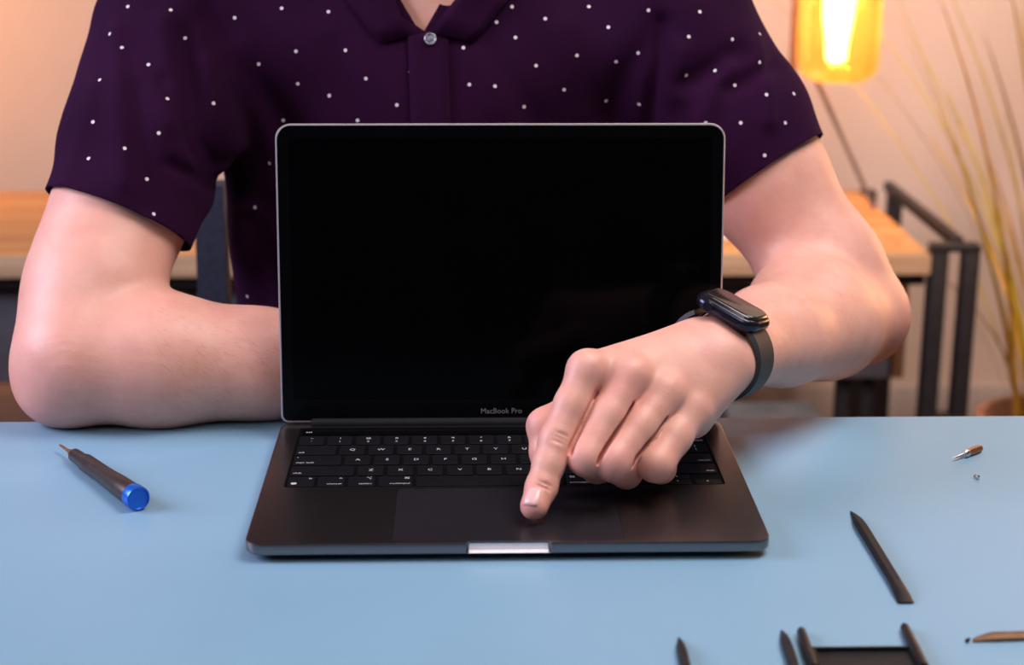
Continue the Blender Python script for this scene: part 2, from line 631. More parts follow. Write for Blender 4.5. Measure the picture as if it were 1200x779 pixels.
# ================================================================== WORK TABLE + MAT
tb = thing('work_table', 'wooden work table with brown back edge, under the blue mat', 'table', (0, -0.2, FZ))
o = box_obj('tabletop', (-0.95, -0.80, -0.034), (0.95, 0.2545, -0.002), M['table_wood'], None, 0.003)
o.parent = tb
o.matrix_parent_inverse = Matrix.Translation((0, 0.2, -FZ))
for sx in (-1, 1):
    for sy in (-0.74, 0.20):
        l = box_obj('leg', (sx * 0.89 - 0.025, sy - 0.025, FZ), (sx * 0.89 + 0.025, sy + 0.025, -0.034), M['black_steel'], None, 0.003)
        l.parent = tb
        l.matrix_parent_inverse = Matrix.Translation((0, 0.2, -FZ))
bm = bmesh.new()
add_slab(bm, -0.94, 0.94, -0.79, 0.2500, [(-0.002, 0.0), (-0.0004, 0.0), (0, 0.0005)], 0.012)
mt = obj('work_mat', bm, M['mat_blue'], smooth=True)
tag(mt, 'large plain light blue work mat covering the table, under the laptop', 'mat')

# ================================================================== LAPTOP
lap = thing('laptop', 'open dark grey laptop with black screen on the blue mat', 'laptop')
HW, DP, ZT = 0.15205, 0.2124, 0.0115
bm = bmesh.new()
add_slab(bm, -HW, HW, 0, DP, [(0.0022, 0.012), (0.0029, 0.006), (0.0038, 0.0020), (0.0048, 0.0004), (0.0054, 0), (0.0110, 0), (0.0114, 0.0002), (ZT, 0.0006)], 0.0105, n=10)
base = obj('base_shell', bm, M['alu'], lap, smooth=True)
bm = bmesh.new()
add_slab(bm, -0.1385, 0.1385, 0.0893, 0.1997, [(0.0101, 0), (0.02, 0)], 0.0022, n=4)
cut(base, bm)
bm = bmesh.new()
add_slab(bm, -0.0674, 0.0674, 0.0035, 0.0867, [(0.0108, 0), (0.02, 0)], 0.003, n=4)
cut(base, bm)
bm = bmesh.new()   # thumb notch, a scoop in the front edge
NX = 0.0247
prof = [(-0.004, 0.0050), (0.0002, 0.0052), (0.0014, 0.0066), (0.0024, 0.0088), (0.0030, 0.013), (-0.004, 0.013)]
add_stack(bm, [[(x, y if y < 0 else max(y * s, 0.0001), z) for y, z in prof] for x, s in ((-NX, 0.1), (-NX + 0.0006, 0.6), (-NX + 0.002, 1), (NX - 0.002, 1), (NX - 0.0006, 0.6), (NX, 0.1))])
cut(base, bm)
bm = bmesh.new()   # its pale lining, coloured to imitate the light the scoop catches
lin = [(0.0001, 0.00515), (0.0013, 0.00665), (0.0023, 0.0088), (0.00285, 0.01135)]
add_stack(bm, [[(x, y, z) for y, z in lin] + [(y_ + 0.0006, z_) and (x, y_ + 0.0006, z_) for y_, z_ in lin[::-1]] for x in (-NX + 0.0008, NX - 0.0008)])
obj('thumb_notch', bm, M['notch'], lap)
base.data.polygons.foreach_set('use_smooth', [True] * len(base.data.polygons))
base.data.set_sharp_from_angle(angle=R(35))
bm = bmesh.new()
add_slab(bm, -0.0671, 0.0671, 0.0038, 0.0864, [(0.0106, 0), (0.01132, 0), (0.01140, 0.0003)], 0.0028, n=5)
obj('trackpad', bm, M['pad'], lap, smooth=True)
bm = bmesh.new()
add_slab(bm, -0.1384, 0.1384, 0.0894, 0.1996, [(0.0099, 0), (0.01015, 0)], 0.002, n=4)
obj('keyboard_well', bm, M['well'], lap)
bm = bmesh.new()
for sx in (-1, 1):
    for y in (0.022, 0.19):
        add_lathe(bm, (sx * 0.125, y, 0.0), (sx * 0.125, y, 1), [(0.0, 0.006), (0.0008, 0.0068), (0.0026, 0.0072)], 20)
        obj('rubber_foot', bm, M['rubber'], lap, smooth=True)
        bm = bmesh.new()
bm.free()
bm = bmesh.new()
add_lathe(bm, (-0.131, 0.2075, 0.0122), (0.131, 0.2075, 0.0122), [(0, 0.0030), (0.0005, 0.0036), (0.2615, 0.0036), (0.262, 0.0030)], 20)
obj('hinge', bm, M['rubber'], lap, smooth=True)

def flat_tops(o):
    for p in o.data.polygons:
        if abs(p.normal.z) > 0.999:
            p.use_smooth = False
for ch in lap.children:
    flat_tops(ch)

# keys ---------------------------------------------------------------
U = 0.019
KX0 = -0.13775
key_meshes = {}


def key_mesh(w, h):
    kk = (round(w, 5), round(h, 5))
    if kk not in key_meshes:
        bm = bmesh.new()
        rings = []
        for z, i in ((0, 0), (0.00085, 0.0), (0.0011, 0.0003)):
            rings.append([(x, y, z) for x, y in rrect(-w / 2 + i, w / 2 - i, -h / 2 + i, h / 2 - i, 0.0016, 2)])
        add_stack(bm, rings)
        me = bpy.data.meshes.new('key')
        bmesh.ops.recalc_face_normals(bm, faces=bm.faces[:])
        bm.to_mesh(me)
        bm.free()
        me.materials.append(M['key'])
        key_meshes[kk] = me
    return key_meshes[kk]


text_cache = {}


def legend(parent, body, size, x, y, align='CENTER', top=0.0011):
    kk = (body, size, align)
    if kk not in text_cache:
        me = text_mesh('legend', body, size, align)
        me.materials.clear()
        me.materials.append(M['legend'])
        text_cache[kk] = me
    o = bpy.data.objects.new('legend', text_cache[kk])
    link(o, parent)
    o.location = (x, y, top + 0.00003)
    return o


def key(cx, cy, wu, hh=0.0166, marks=()):
    w = wu * U - 0.0024
    o = bpy.data.objects.new('key', key_mesh(w, hh))
    link(o, lap)
    o.location = (cx, cy, 0.01015)
    for body, size, ax, y in marks:
        if ax == 'L':
            legend(o, body, size, -w / 2 + 0.0016, y, 'LEFT')
        elif ax == 'R':
            legend(o, body, size, w / 2 - 0.0016, y, 'RIGHT')
        else:
            legend(o, body, size, 0, y)
    return o


rows = {}
ROWY = [0.1762, 0.1572, 0.1382, 0.1192, 0.1002]


def row(i, spec):
    x = KX0
    for wu, marks in spec:
        key(x + wu * U / 2, ROWY[i], wu, 0.0166, marks)
        x += wu * U


L, SM = 0.0048, 0.0032
def two(a, b): return [(a, 0.0037, 'C', 0.0032), (b, 0.0039, 'C', -0.0032)]
def let(a): return [(a, L, 'C', 0.0)]
row(0, [(1, two('~', '`'))] + [(1, two(a, b)) for a, b in zip('!@#$%^&*()_+', '1234567890-=')] + [(1.5, [('delete', SM, 'R', -0.0048)])])
row(1, [(1.5, [('tab', SM, 'L', -0.0048)])] + [(1, let(c)) for c in 'QWERTYUIOP'] + [(1, two('{', '[')), (1, two('}', ']')), (1, two('|', '\\'))])
row(2, [(1.75, [('caps lock', SM, 'L', -0.0048), ('\u2022', SM, 'L', 0.0045)])] + [(1, let(c)) for c in 'ASDFGHJKL'] + [(1, two(':', ';')), (1, two('"', "'")), (1.75, [('return', SM, 'R', -0.0048)])])
row(3, [(2.25, [('shift', SM, 'L', -0.0048)])] + [(1, let(c)) for c in 'ZXCVBNM'] + [(1, two('<', ',')), (1, two('>', '.')), (1, two('?', '/')), (2.25, [('shift', SM, 'R', -0.0048)])])
row(4, [(1, [('fn', SM, 'R', 0.0045), ('\u25cf', 0.0050, 'L', -0.0042)]),
        (1, [('^', 0.0048, 'R', 0.0040), ('control', 0.0031, 'R', -0.0048)]),
        (1, [('\u2325', 0.0042, 'R', 0.0045), ('option', SM, 'R', -0.0048)]),
        (1.25, [('\u2318', 0.0042, 'R', 0.0045), ('command', SM, 'R', -0.0048)]),
        (5, []),
        (1.25, [('\u2318', 0.0042, 'L', 0.0045), ('command', SM, 'L', -0.0048)]),
        (1, [('\u2325', 0.0042, 'L', 0.0045), ('option', SM, 'L', -0.0048)])])
ax0 = KX0 + 11.5 * U
for i, (dy, g) in enumerate(((-0.0044, '\u25c2'), (0.0, ''), (-0.0044, '\u25b8'))):
    cx = ax0 + (i + 0.5) * U
    if g:
        key(cx, ROWY[4] + dy, 1, 0.0078, [(g, 0.0048, 'C', 0)])
    else:
        key(cx, ROWY[4] - 0.0044, 1, 0.0078, [('\u25be', 0.0048, 'C', 0)])
        key(cx, ROWY[4] + 0.0044, 1, 0.0078, [('\u25b4', 0.0048, 'C', 0)])
bm = bmesh.new()
add_slab(bm, -0.1365, 0.1180, 0.1872, 0.1978, [(0, 0), (0.0008, 0), (0.0010, 0.0003)], 0.001, n=2)
tbar = obj('touch_bar', bm, M['glass'], lap, loc=(0, 0, 0.01015))
legend(tbar, 'esc', 0.0036, -0.1315, 0.1925, 'CENTER', 0.0010)
key(0.1285, 0.1925, 0.95, 0.0104)

# lid ----------------------------------------------------------------
LIDL = 0.2054
lidm = Matrix.Translation((0, 0.2075, 0.0125)) @ Matrix.Rotation(R(90) - 0.12429, 4, 'X')
# lid local frame: x right, y up the lid, z towards the viewer
def lid_part(name, bm, material, smooth=True, parent=None):
    o = obj(name, bm, material, parent or lap, smooth)
    if parent is None:
        o.matrix_local = lidm
    return o
bm = bmesh.new()
add_slab(bm, -HW, HW, 0.0005, LIDL, [(-0.0044, 0.003), (-0.0041, 0.0012), (-0.0034, 0.0002), (-0.0026, 0), (-0.0006, 0), (-0.0001, 0.0003), (0.0, 0.0012)], 0.005, 0.0105, n=10)
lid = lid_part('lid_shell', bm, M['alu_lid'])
bm = bmesh.new()
add_slab(bm, -HW + 0.0013, HW - 0.0013, 0.0018, LIDL - 0.0013, [(-0.0008, 0), (0.0003, 0), (0.0005, 0.0003)], 0.0042, 0.0094, n=10)
gl = lid_part('display_glass', bm, M['glass'])
flat_tops(lid)
flat_tops(gl)
bm = bmesh.new()
add_slab(bm, -0.1432, 0.1432, 0.0165, 0.1958, [(0.0002, 0), (0.00054, 0)], 0.0008, n=2)
obj('screen_panel', bm, M['screen'], gl)
me = text_mesh('lettering', 'MacBook Pro', 0.0052)
me.materials.clear()
me.materials.append(M['logo'])
o = bpy.data.objects.new('lettering', me)
link(o, gl)
o.location = (0.0, 0.0078, 0.00055)

# ================================================================== PERSON
def A(*p): return np.array(p, float)

ELB_L, WR_L = A(-0.299, 0.254, 0.0465), A(-0.045, 0.276, 0.029)
SH_L = A(-0.247, 0.435, 0.245)
ELB_R, WR_R = A(0.273, 0.352, 0.051), A(0.1330, 0.127, 0.0845)
SH_R = A(0.138, 0.435, 0.250)

F = Field(axis_steps((-0.40, -0.36, 0.004), (-0.36, 0.0, 0.003), (0.0, 0.165, 0.0008), (0.165, 0.34, 0.003)),
          axis_steps((0.005, 0.150, 0.0008), (0.150, 0.34, 0.003), (0.34, 0.66, 0.005)),
          axis_steps((-0.30, -0.03, 0.006), (-0.03, 0.0, 0.003), (0.0, 0.125, 0.0008), (0.125, 0.30, 0.003), (0.30, 0.66, 0.0035)))

# torso, neck, head
CX = -0.045
F.ell((CX, 0.50, -0.24), (0.165, 0.11, 0.13), 0.05)
F.ell((CX, 0.495, -0.08), (0.145, 0.095, 0.17), 0.05)
F.ell((CX, 0.485, 0.10), (0.160, 0.100, 0.19), 0.06)
F.cone((CX - 0.155, 0.45, 0.235), (CX + 0.155, 0.45, 0.235), 0.058, 0.058, 0.06)
F.cone((CX - 0.09, 0.455, 0.275), (CX, 0.465, 0.315), 0.03, 0.05, 0.05)
F.cone((CX + 0.09, 0.455, 0.275), (CX, 0.465, 0.315), 0.03, 0.05, 0.05)
F.cone((CX, 0.455, 0.26), (CX, 0.440, 0.40), 0.062, 0.056, 0.03)
HC = A(CX, 0.425, 0.50)
F.ell(HC + A(0, 0.02, 0.03), (0.076, 0.098, 0.095), 0.02)
F.ell(HC + A(0, -0.030, -0.03), (0.062, 0.062, 0.085), 0.03)
F.ell(HC + A(0, -0.055, -0.085), (0.035, 0.032, 0.026), 0.03)
F.cone(HC + A(0, -0.088, 0.012), HC + A(0, -0.108, -0.030), 0.008, 0.013, 0.012)
for s in (-1, 1):
    F.ell(HC + A(s * 0.011, -0.098, -0.032), (0.008, 0.010, 0.007), 0.006)
    F.ell(HC + A(s * 0.031, -0.092, 0.012), (0.016, 0.012, 0.011), 0.010, 'cut')
    F.cone(HC + A(s * 0.018, -0.090, 0.028), HC + A(s * 0.050, -0.074, 0.027), 0.007, 0.006, 0.010)
    F.ell(HC + A(s * 0.079, 0.018, 0.000), (0.009, 0.019, 0.032), 0.008)
F.cone(HC + A(-0.020, -0.089, -0.060), HC + A(0.020, -0.089, -0.060), 0.006, 0.006, 0.008)
F.cone(HC + A(-0.017, -0.086, -0.070), HC + A(0.017, -0.086, -0.070), 0.007, 0.007, 0.008)
F.cone(HC + A(-0.022, -0.097, -0.0652), HC + A(0.022, -0.097, -0.0652), 0.0018, 0.0018, 0.003, 'cut')

# arm on the table (his right arm)
def lerp(a, b, t): return a + (b - a) * t
F.chain([(SH_L, 0.062), (lerp(SH_L, ELB_L, 0.55) + A(-0.004, 0, 0), 0.0468), (lerp(SH_L, ELB_L, 0.80) + A(-0.003, 0, 0), 0.0455), (ELB_L, 0.042)], 0.02)
F.cone(lerp(SH_L, ELB_L, 0.68) + A(-0.017, -0.004, 0), ELB_L + A(-0.008, -0.003, 0.0), 0.031, 0.030, 0.025)
F.chain([(ELB_L + A(0.006, 0, 0), 0.0445), (lerp(ELB_L, WR_L, 0.22), 0.0475), (lerp(ELB_L, WR_L, 0.5), 0.0385), (WR_L, 0.0275)], 0.014)
F.ell(ELB_L + A(-0.013, -0.004, -0.020), (0.029, 0.029, 0.027), 0.018)
# its hand rests behind the lid
Fh = F.sub((-0.06, 0.23, -0.02), (0.10, 0.35, 0.10))
for i, (dy, z, ln) in enumerate(((-0.030, 0.022, 0.075), (-0.010, 0.026, 0.085), (0.011, 0.026, 0.080), (0.030, 0.022, 0.066))):
    m0 = WR_L + A(0.075 - 0.004 * i, dy, 0.004)
    Fh.cone(WR_L + A(0, dy * 0.5, 0), m0, 0.016, 0.0115, 0.012)
for i, (dy, ln) in enumerate(((-0.030, 0.075), (-0.010, 0.085), (0.011, 0.080), (0.030, 0.064))):
    m0 = WR_L + A(0.075 - 0.004 * i, dy, 0.004)
    g = F.sub((-0.06, 0.23, -0.02), (0.13, 0.36, 0.10))
    g.chain([(m0, 0.0105), (m0 + A(ln * 0.45, dy * 0.1, 0.004), 0.0095), (m0 + A(ln * 0.78, dy * 0.12, -0.010), 0.0088), (m0 + A(ln * 0.92, dy * 0.12, -0.019), 0.0078)], 0.003)
    F.merge(g, 0.003)
F.merge(Fh, 0.008)
F.chain([(WR_L + A(0.012, -0.012, 0.0), 0.015), (WR_L + A(0.035, -0.034, 0.002), 0.0125), (WR_L + A(0.065, -0.046, -0.006), 0.0105), (WR_L + A(0.090, -0.046, -0.014), 0.0088)], 0.006)

# pointing arm (his left arm)
AX = (ELB_R - WR_R) / np.linalg.norm(ELB_R - WR_R)
SV = A(0.86, -0.40, -0.36)
SV = SV - AX * (SV @ AX)
SV /= np.linalg.norm(SV)
NV = np.cross(SV, AX)
if NV[2] < 0:
    NV = -NV
F.chain([(SH_R, 0.062), (lerp(SH_R, ELB_R, 0.5), 0.0485), (lerp(SH_R, ELB_R, 0.85), 0.044), (ELB_R, 0.041)], 0.02)
F.chain([(ELB_R, 0.041), (lerp(ELB_R, WR_R, 0.28), 0.0465), (lerp(ELB_R, WR_R, 0.6), 0.0385), (lerp(ELB_R, WR_R, 0.86), 0.0280), (WR_R, 0.0250)], 0.010, flat=(NV, 1.15))
F.ell(ELB_R + A(0.014, 0.004, -0.006), (0.028, 0.030, 0.030), 0.02)
F.ell(lerp(ELB_R, WR_R, 0.25) + A(-0.012, 0, 0.010), (0.04, 0.06, 0.036), 0.02)

# hand: joint positions
MCP = [A(0.0495, 0.083, 0.0895), A(0.0760, 0.084, 0.0850), A(0.0975, 0.086, 0.0730), A(0.1150, 0.091, 0.0600)]
PIP = [A(0.0300, 0.060, 0.0520), A(0.0480, 0.052, 0.0440), A(0.0635, 0.051, 0.0420), A(0.0905, 0.060, 0.0370)]
DIP = [A(0.0205, 0.0430, 0.0285), A(0.0560, 0.072, 0.0300), A(0.0740, 0.072, 0.0265), A(0.0960, 0.080, 0.0260)]
TIP = [A(0.0158, 0.0310, 0.0215), A(0.0640, 0.088, 0.0420), A(0.0820, 0.088, 0.0380), A(0.1010, 0.092, 0.0380)]
RAD = [(0.0112, 0.0104, 0.0092, 0.0084), (0.0120, 0.0112, 0.0095, 0.0085), (0.0122, 0.0118, 0.0095, 0.0085), (0.0116, 0.0112, 0.0090, 0.0080)]
lo, hi = (-0.01, 0.0, 0.0), (0.20, 0.17, 0.13)
P_ = F.sub(lo, hi)
for i, m0 in enumerate(MCP):
    w0 = WR_R + SV * (-0.013 + 0.0090 * i)
    P_.cone(w0, m0 + NV * (-0.0015 if i == 0 else -0.004), 0.0155, 0.0112, 0.010)
P_.cone(WR_R - NV * 0.008 - SV * 0.012, (MCP[1] + MCP[0]) / 2 + A(0.006, 0.018, -0.020), 0.017, 0.012, 0.016)
P_.cone(WR_R - NV * 0.008 + SV * 0.006, MCP[3] + A(0.003, 0.012, -0.010), 0.015, 0.012, 0.012)
for i in range(4):
    P_.ell(MCP[i] + NV * 0.0012, [(0.0102, 0.0108, 0.0108, 0.0105)[i]] * 3, 0.007)
    if i < 3:   # web of the back of the hand between the bones
        P_.cone(WR_R + SV * (-0.009 + 0.009 * i), (MCP[i] + MCP[i + 1]) / 2 - NV * 0.0038 + AX * 0.008, 0.0155, 0.0106, 0.010)
fing = F.sub(lo, hi)
for i in range(4):
    g = F.sub(lo, hi)
    r = RAD[i]
    mid = lerp(MCP[i], PIP[i], 0.5) + (PIP[i] - MCP[i]) * 0
    g.chain([(MCP[i], r[0]), (mid, (r[0] + r[1]) / 2 - 0.0002), (PIP[i], r[1])], 0.004)
    mid2 = lerp(PIP[i], DIP[i], 0.5)
    g.chain([(PIP[i], r[1]), (mid2, (r[1] + r[2]) / 2 - 0.0004), (DIP[i], r[2]), (TIP[i], r[3])], 0.004)
    fing.F = smin(fing.F, g.F, 0.0008)
P_.F = smin(P_.F, fing.F, 0.004)
for i in range(3):   # dark gaps where the folded fingers lie side by side
    fwd = A(-0.10, -0.80, 0.55)
    sd_ = MCP[i + 1] - MCP[i]
    a_ = lerp(lerp(MCP[i], MCP[i + 1], 0.5), lerp(PIP[i], PIP[i + 1], 0.5), 0.34) + fwd * 0.0065
    b_ = lerp(PIP[i], PIP[i + 1], (0.52, 0.48, 0.5)[i]) + fwd * 0.0065
    P_.cone(a_, b_, 0.0042, 0.0060, 0.0015, 'cut', flat=(sd_, (3.4, 4.0, 3.0)[i]))
# thumb, tucked behind the forefinger
TH = [A(0.095, 0.115, 0.066), A(0.060, 0.104, 0.066), A(0.0245, 0.086, 0.0520), A(0.0255, 0.071, 0.0285)]
g = F.sub(lo, hi)
g.chain([(TH[0], 0.0170), (TH[1], 0.0125), (TH[2], 0.0108), (lerp(TH[2], TH[3], 0.6), 0.0098), (TH[3], 0.0082)], 0.005)
P_.F = smin(P_.F, g.F, 0.003)
# skin creases over the forefinger joints
dv = (PIP[0] - MCP[0]) / np.linalg.norm(PIP[0] - MCP[0])
side = np.cross(dv, A(0, -1, 0.2))
side /= np.linalg.norm(side)
out = np.cross(side, dv)
out = out if out[1] < 0 else -out
for q, off, hw in ((PIP[0], -0.0026, 0.0040), (PIP[0], 0.0, 0.0048), (PIP[0], 0.0026, 0.0040), (DIP[0], -0.0012, 0.0038), (DIP[0], 0.0014, 0.0036)):
    rr = 0.0104 if q is PIP[0] else 0.0092
    c = q + out * (rr + 0.0004) + dv * off
    P_.cone(c - side * hw, c + side * hw, 0.0007, 0.0007, 0.0016, 'cut')
F.merge(P_, 0.006)
V, Q = F.mesh(2, lambda v: (v[:, 0] > 0.158) | (v[:, 0] < -0.005) | (v[:, 1] > 0.155), 20)
del F
person = thing('person', 'person in dark purple dotted short-sleeved shirt pointing at the laptop trackpad', 'person', (CX, 0.5, FZ))
PINV = Matrix.Translation((-CX, -0.5, -FZ))
def attach(o, p):
    o.parent = p
    if p is person:
        o.matrix_parent_inverse = PINV
    return o
body = attach(np_mesh('body', V, Q, M['skin']), person)
fl = np.zeros(len(V))
for c, rad, amt in [(PIP[1], 0.016, 0.25), (PIP[2], 0.017, 0.55), (PIP[3], 0.016, 0.35), (MCP[1] + A(0, -0.008, -0.008), 0.018, 0.35), (MCP[0], 0.015, 0.18), (TIP[0], 0.016, 0.35), (MCP[2], 0.014, 0.15), (PIP[0], 0.012, 0.2),
                    (TH[3], 0.016, 0.4), (TH[2], 0.02, 0.3), (ELB_L + A(-0.02, -0.03, -0.03), 0.05, 0.22), (ELB_R + A(0.02, -0.02, -0.02), 0.05, 0.22)]:
    fl = np.maximum(fl, amt * np.exp(-((V - c) ** 2).sum(1) / rad ** 2))
at = body.data.attributes.new('flush', 'FLOAT', 'POINT')
at.data.foreach_set('value', fl.astype(np.float32))


def bvh_of(o):
    me = o.data
    return BVHTree.FromPolygons([v.co for v in me.vertices], [p.vertices for p in me.polygons])


body_bvh = bvh_of(body)

# fine arm hair, combed along the forearms
bm = bmesh.new()
def fuzz(e, w, n, up):
    ax_ = (w - e) / np.linalg.norm(w - e)
    for _ in range(n):
        t = rng.uniform(0.02, 0.93)
        c = lerp(e, w, t)
        r_ = rng.normal(size=3) + A(*up) * 0.9
        r_ -= ax_ * (r_ @ ax_)
        r_ /= np.linalg.norm(r_)
        h = body_bvh.ray_cast(Vector(c), Vector(r_), 0.08)
        if h[0] is None:
            continue
        n_ = h[1] if h[1].dot(Vector(r_)) > 0 else -h[1]
        sd_ = Vector(ax_).cross(n_).normalized()
        dr = (Vector(ax_) + sd_ * (0.7 + rng.normal() * 0.35) + n_ * 0.18).normalized()
        ln = rng.uniform(0.004, 0.009)
        b_ = n_.cross(dr).normalized() * 0.00004
        p0 = h[0] + n_ * 0.0001
        p1 = p0 + dr * ln * 0.6 + n_ * 0.0002
        p2 = p0 + dr * ln - n_ * 0.0002
        v = [bm.verts.new(x) for x in (p0 - b_, p0 + b_, p1 + b_, p1 - b_, p2)]
        bm.faces.new((v[0], v[1], v[2], v[3]))
        bm.faces.new((v[3], v[2], v[4]))
fuzz(lerp(ELB_R, WR_R, 0.15), WR_R, 1300, (-0.3, -0.7, 0.5))
fuzz(lerp(ELB_L, WR_L, 0.2), WR_L, 700, (0.0, -0.7, 0.6))
tag(attach(obj('arm_hair', bm, M['arm_hair'], None), person), kind='stuff')

# fingernails: curved plates lying on the finger ends
def nail(base_c, dirv, outv, w, ln):
    dirv = Vector(dirv).normalized()
    outv = Vector(outv)
    outv = (outv - dirv * outv.dot(dirv)).normalized()
    sd = dirv.cross(outv)
    bm = bmesh.new()
    nu, nv = 9, 9
    g = []
    for j in range(nv):
        t = j / (nv - 1)
        rowv = []
        for i in range(nu):
            s = 2 * i / (nu - 1) - 1
            wid = w * (1 - 0.22 * (1 - t) ** 2 - 0.25 * max(0, t - 0.75) ** 2 * 8)
            end = ln * (t + 0.10 * (1 - s * s) * (t - 0.5) * 2)
            p = Vector(base_c) + dirv * end + sd * (s * wid) + outv * 0.02
            h = body_bvh.ray_cast(p, -outv, 0.04)
            q = h[0] if h[0] is not None else p - outv * 0.02
            ed = max(0.0, (abs(s) - 0.74) / 0.26, (0.14 - t) / 0.14)
            rowv.append(q + outv * (0.0007 - 0.0016 * ed * ed))
        g.append(rowv)
    vs = [[bm.verts.new(p) for p in r_] for r_ in g]
    for a, b in zip(vs, vs[1:]):
        for i in range(nu - 1):
            bm.faces.new((a[i], a[i + 1], b[i + 1], b[i]))
    bmesh.ops.recalc_face_normals(bm, faces=bm.faces[:])
    bmesh.ops.solidify(bm, geom=bm.faces[:], thickness=0.0003)
    o = obj('fingernail', bm, M['nail'], None, smooth='all')
    return attach(o, person)


ndir = (TIP[0] - DIP[0]) / np.linalg.norm(TIP[0] - DIP[0])
nout = A(0.0, -0.45, 0.75)
nout = nout - ndir * (nout @ ndir)
nail(DIP[0] + ndir * 0.0075 + A(-0.0015, 0, 0), ndir, nout, 0.0058, 0.0112)

# hair, eyes -----------------------------------------------------------
Hh = Field(axis_steps((CX - 0.12, CX + 0.12, 0.005)), axis_steps((0.30, 0.60, 0.005)), axis_steps((0.40, 0.66, 0.005)))
Hh.ell(HC + A(0, 0.026, 0.036), (0.083, 0.105, 0.102), 0.01)
Hh.ell(HC + A(0, -0.095, -0.03), (0.085, 0.075, 0.085), 0.02, 'cut')
Hh.ell(HC + A(0, 0.0, -0.14), (0.12, 0.16, 0.09), 0.02, 'cut')
hv, hq = Hh.mesh(1)
attach(np_mesh('hair', hv, hq, M['hair']), person)
for s in (-1, 1):
    bm = bmesh.new()
    bmesh.ops.create_uvsphere(bm, u_segments=16, v_segments=10, radius=0.0115, matrix=Matrix.Translation(HC + A(s * 0.031, -0.080, 0.012)))
    e = attach(obj('eye', bm, M['eye'], None, smooth='all'), person)
    bm = bmesh.new()
    add_lathe(bm, HC + A(s * 0.031, -0.0888, 0.0095), HC + A(s * 0.031, -0.095, 0.0075), [(0, 0.0055), (0.0028, 0.0045)], 14)
    i_ = obj('iris', bm, M['iris'], e)

# shirt ------------------------------------------------------------------
SF = Field(axis_steps((-0.44, 0.40, 0.0032)), axis_steps((0.24, 0.47, 0.0032), (0.47, 0.66, 0.006)), axis_steps((-0.34, 0.0, 0.006), (0.0, 0.37, 0.0032)))
SF.ell((CX, 0.50, -0.26), (0.178, 0.122, 0.14), 0.05)
SF.ell((CX, 0.492, -0.10), (0.163, 0.122, 0.20), 0.05)
SF.ell((CX, 0.480, 0.10), (0.176, 0.120, 0.20), 0.06)
SF.cone((CX - 0.16, 0.452, 0.238), (CX + 0.16, 0.452, 0.238), 0.065, 0.065, 0.06)
SF.cone((CX - 0.10, 0.455, 0.272), (CX, 0.463, 0.318), 0.038, 0.058, 0.05)
SF.cone((CX + 0.10, 0.455, 0.272), (CX, 0.463, 0.318), 0.038, 0.058, 0.05)
HEM_L, N_L = lerp(SH_L, ELB_L, 0.585), A(0.34, 0.42, 0.80)
HEM_R, N_R = lerp(SH_R, ELB_R, 0.51), A(-0.60, 0.36, 0.84)
N_L /= np.linalg.norm(N_L)
N_R /= np.linalg.norm(N_R)
SF.chain([(SH_L, 0.070), (lerp(SH_L, ELB_L, 0.35), 0.060), (lerp(SH_L, ELB_L, 0.60) + A(-0.004, 0, 0), 0.0510), (lerp(SH_L, ELB_L, 0.75) + A(-0.004, 0, 0), 0.049)], 0.02)
SF.chain([(SH_R, 0.070), (lerp(SH_R, ELB_R, 0.35), 0.0595), (lerp(SH_R, ELB_R, 0.55), 0.0510), (lerp(SH_R, ELB_R, 0.75), 0.048)], 0.02)
# the cloth always lies outside the body
SF.chain([(SH_L, 0.0655), (lerp(SH_L, ELB_L, 0.55) + A(-0.004, 0, 0), 0.0488), (lerp(SH_L, ELB_L, 0.85) + A(-0.003, 0, 0), 0.047)], 0.008)
SF.chain([(SH_R, 0.0655), (lerp(SH_R, ELB_R, 0.5), 0.0503), (lerp(SH_R, ELB_R, 0.82), 0.0465)], 0.008)
SF.cone((CX - 0.155, 0.45, 0.235), (CX + 0.155, 0.45, 0.235), 0.0625, 0.0625, 0.012)
SF.ell((CX, 0.485, 0.10), (0.166, 0.106, 0.196), 0.012)
SF.ell((CX, 0.490, 0.00), (0.158, 0.108, 0.20), 0.012)
X, Y, Z = SF.grid((slice(None),) * 3)
SF.F = SF.F + (0.0016 * np.sin(X * 61 + 2.2 * np.sin(Z * 23)) * np.sin(Z * 37 + Y * 29 + 1.3) + 0.0010 * np.sin(X * 23 - Z * 71 + Y * 53)).astype(np.float32)
sv, sq = SF.mesh(2)
del SF
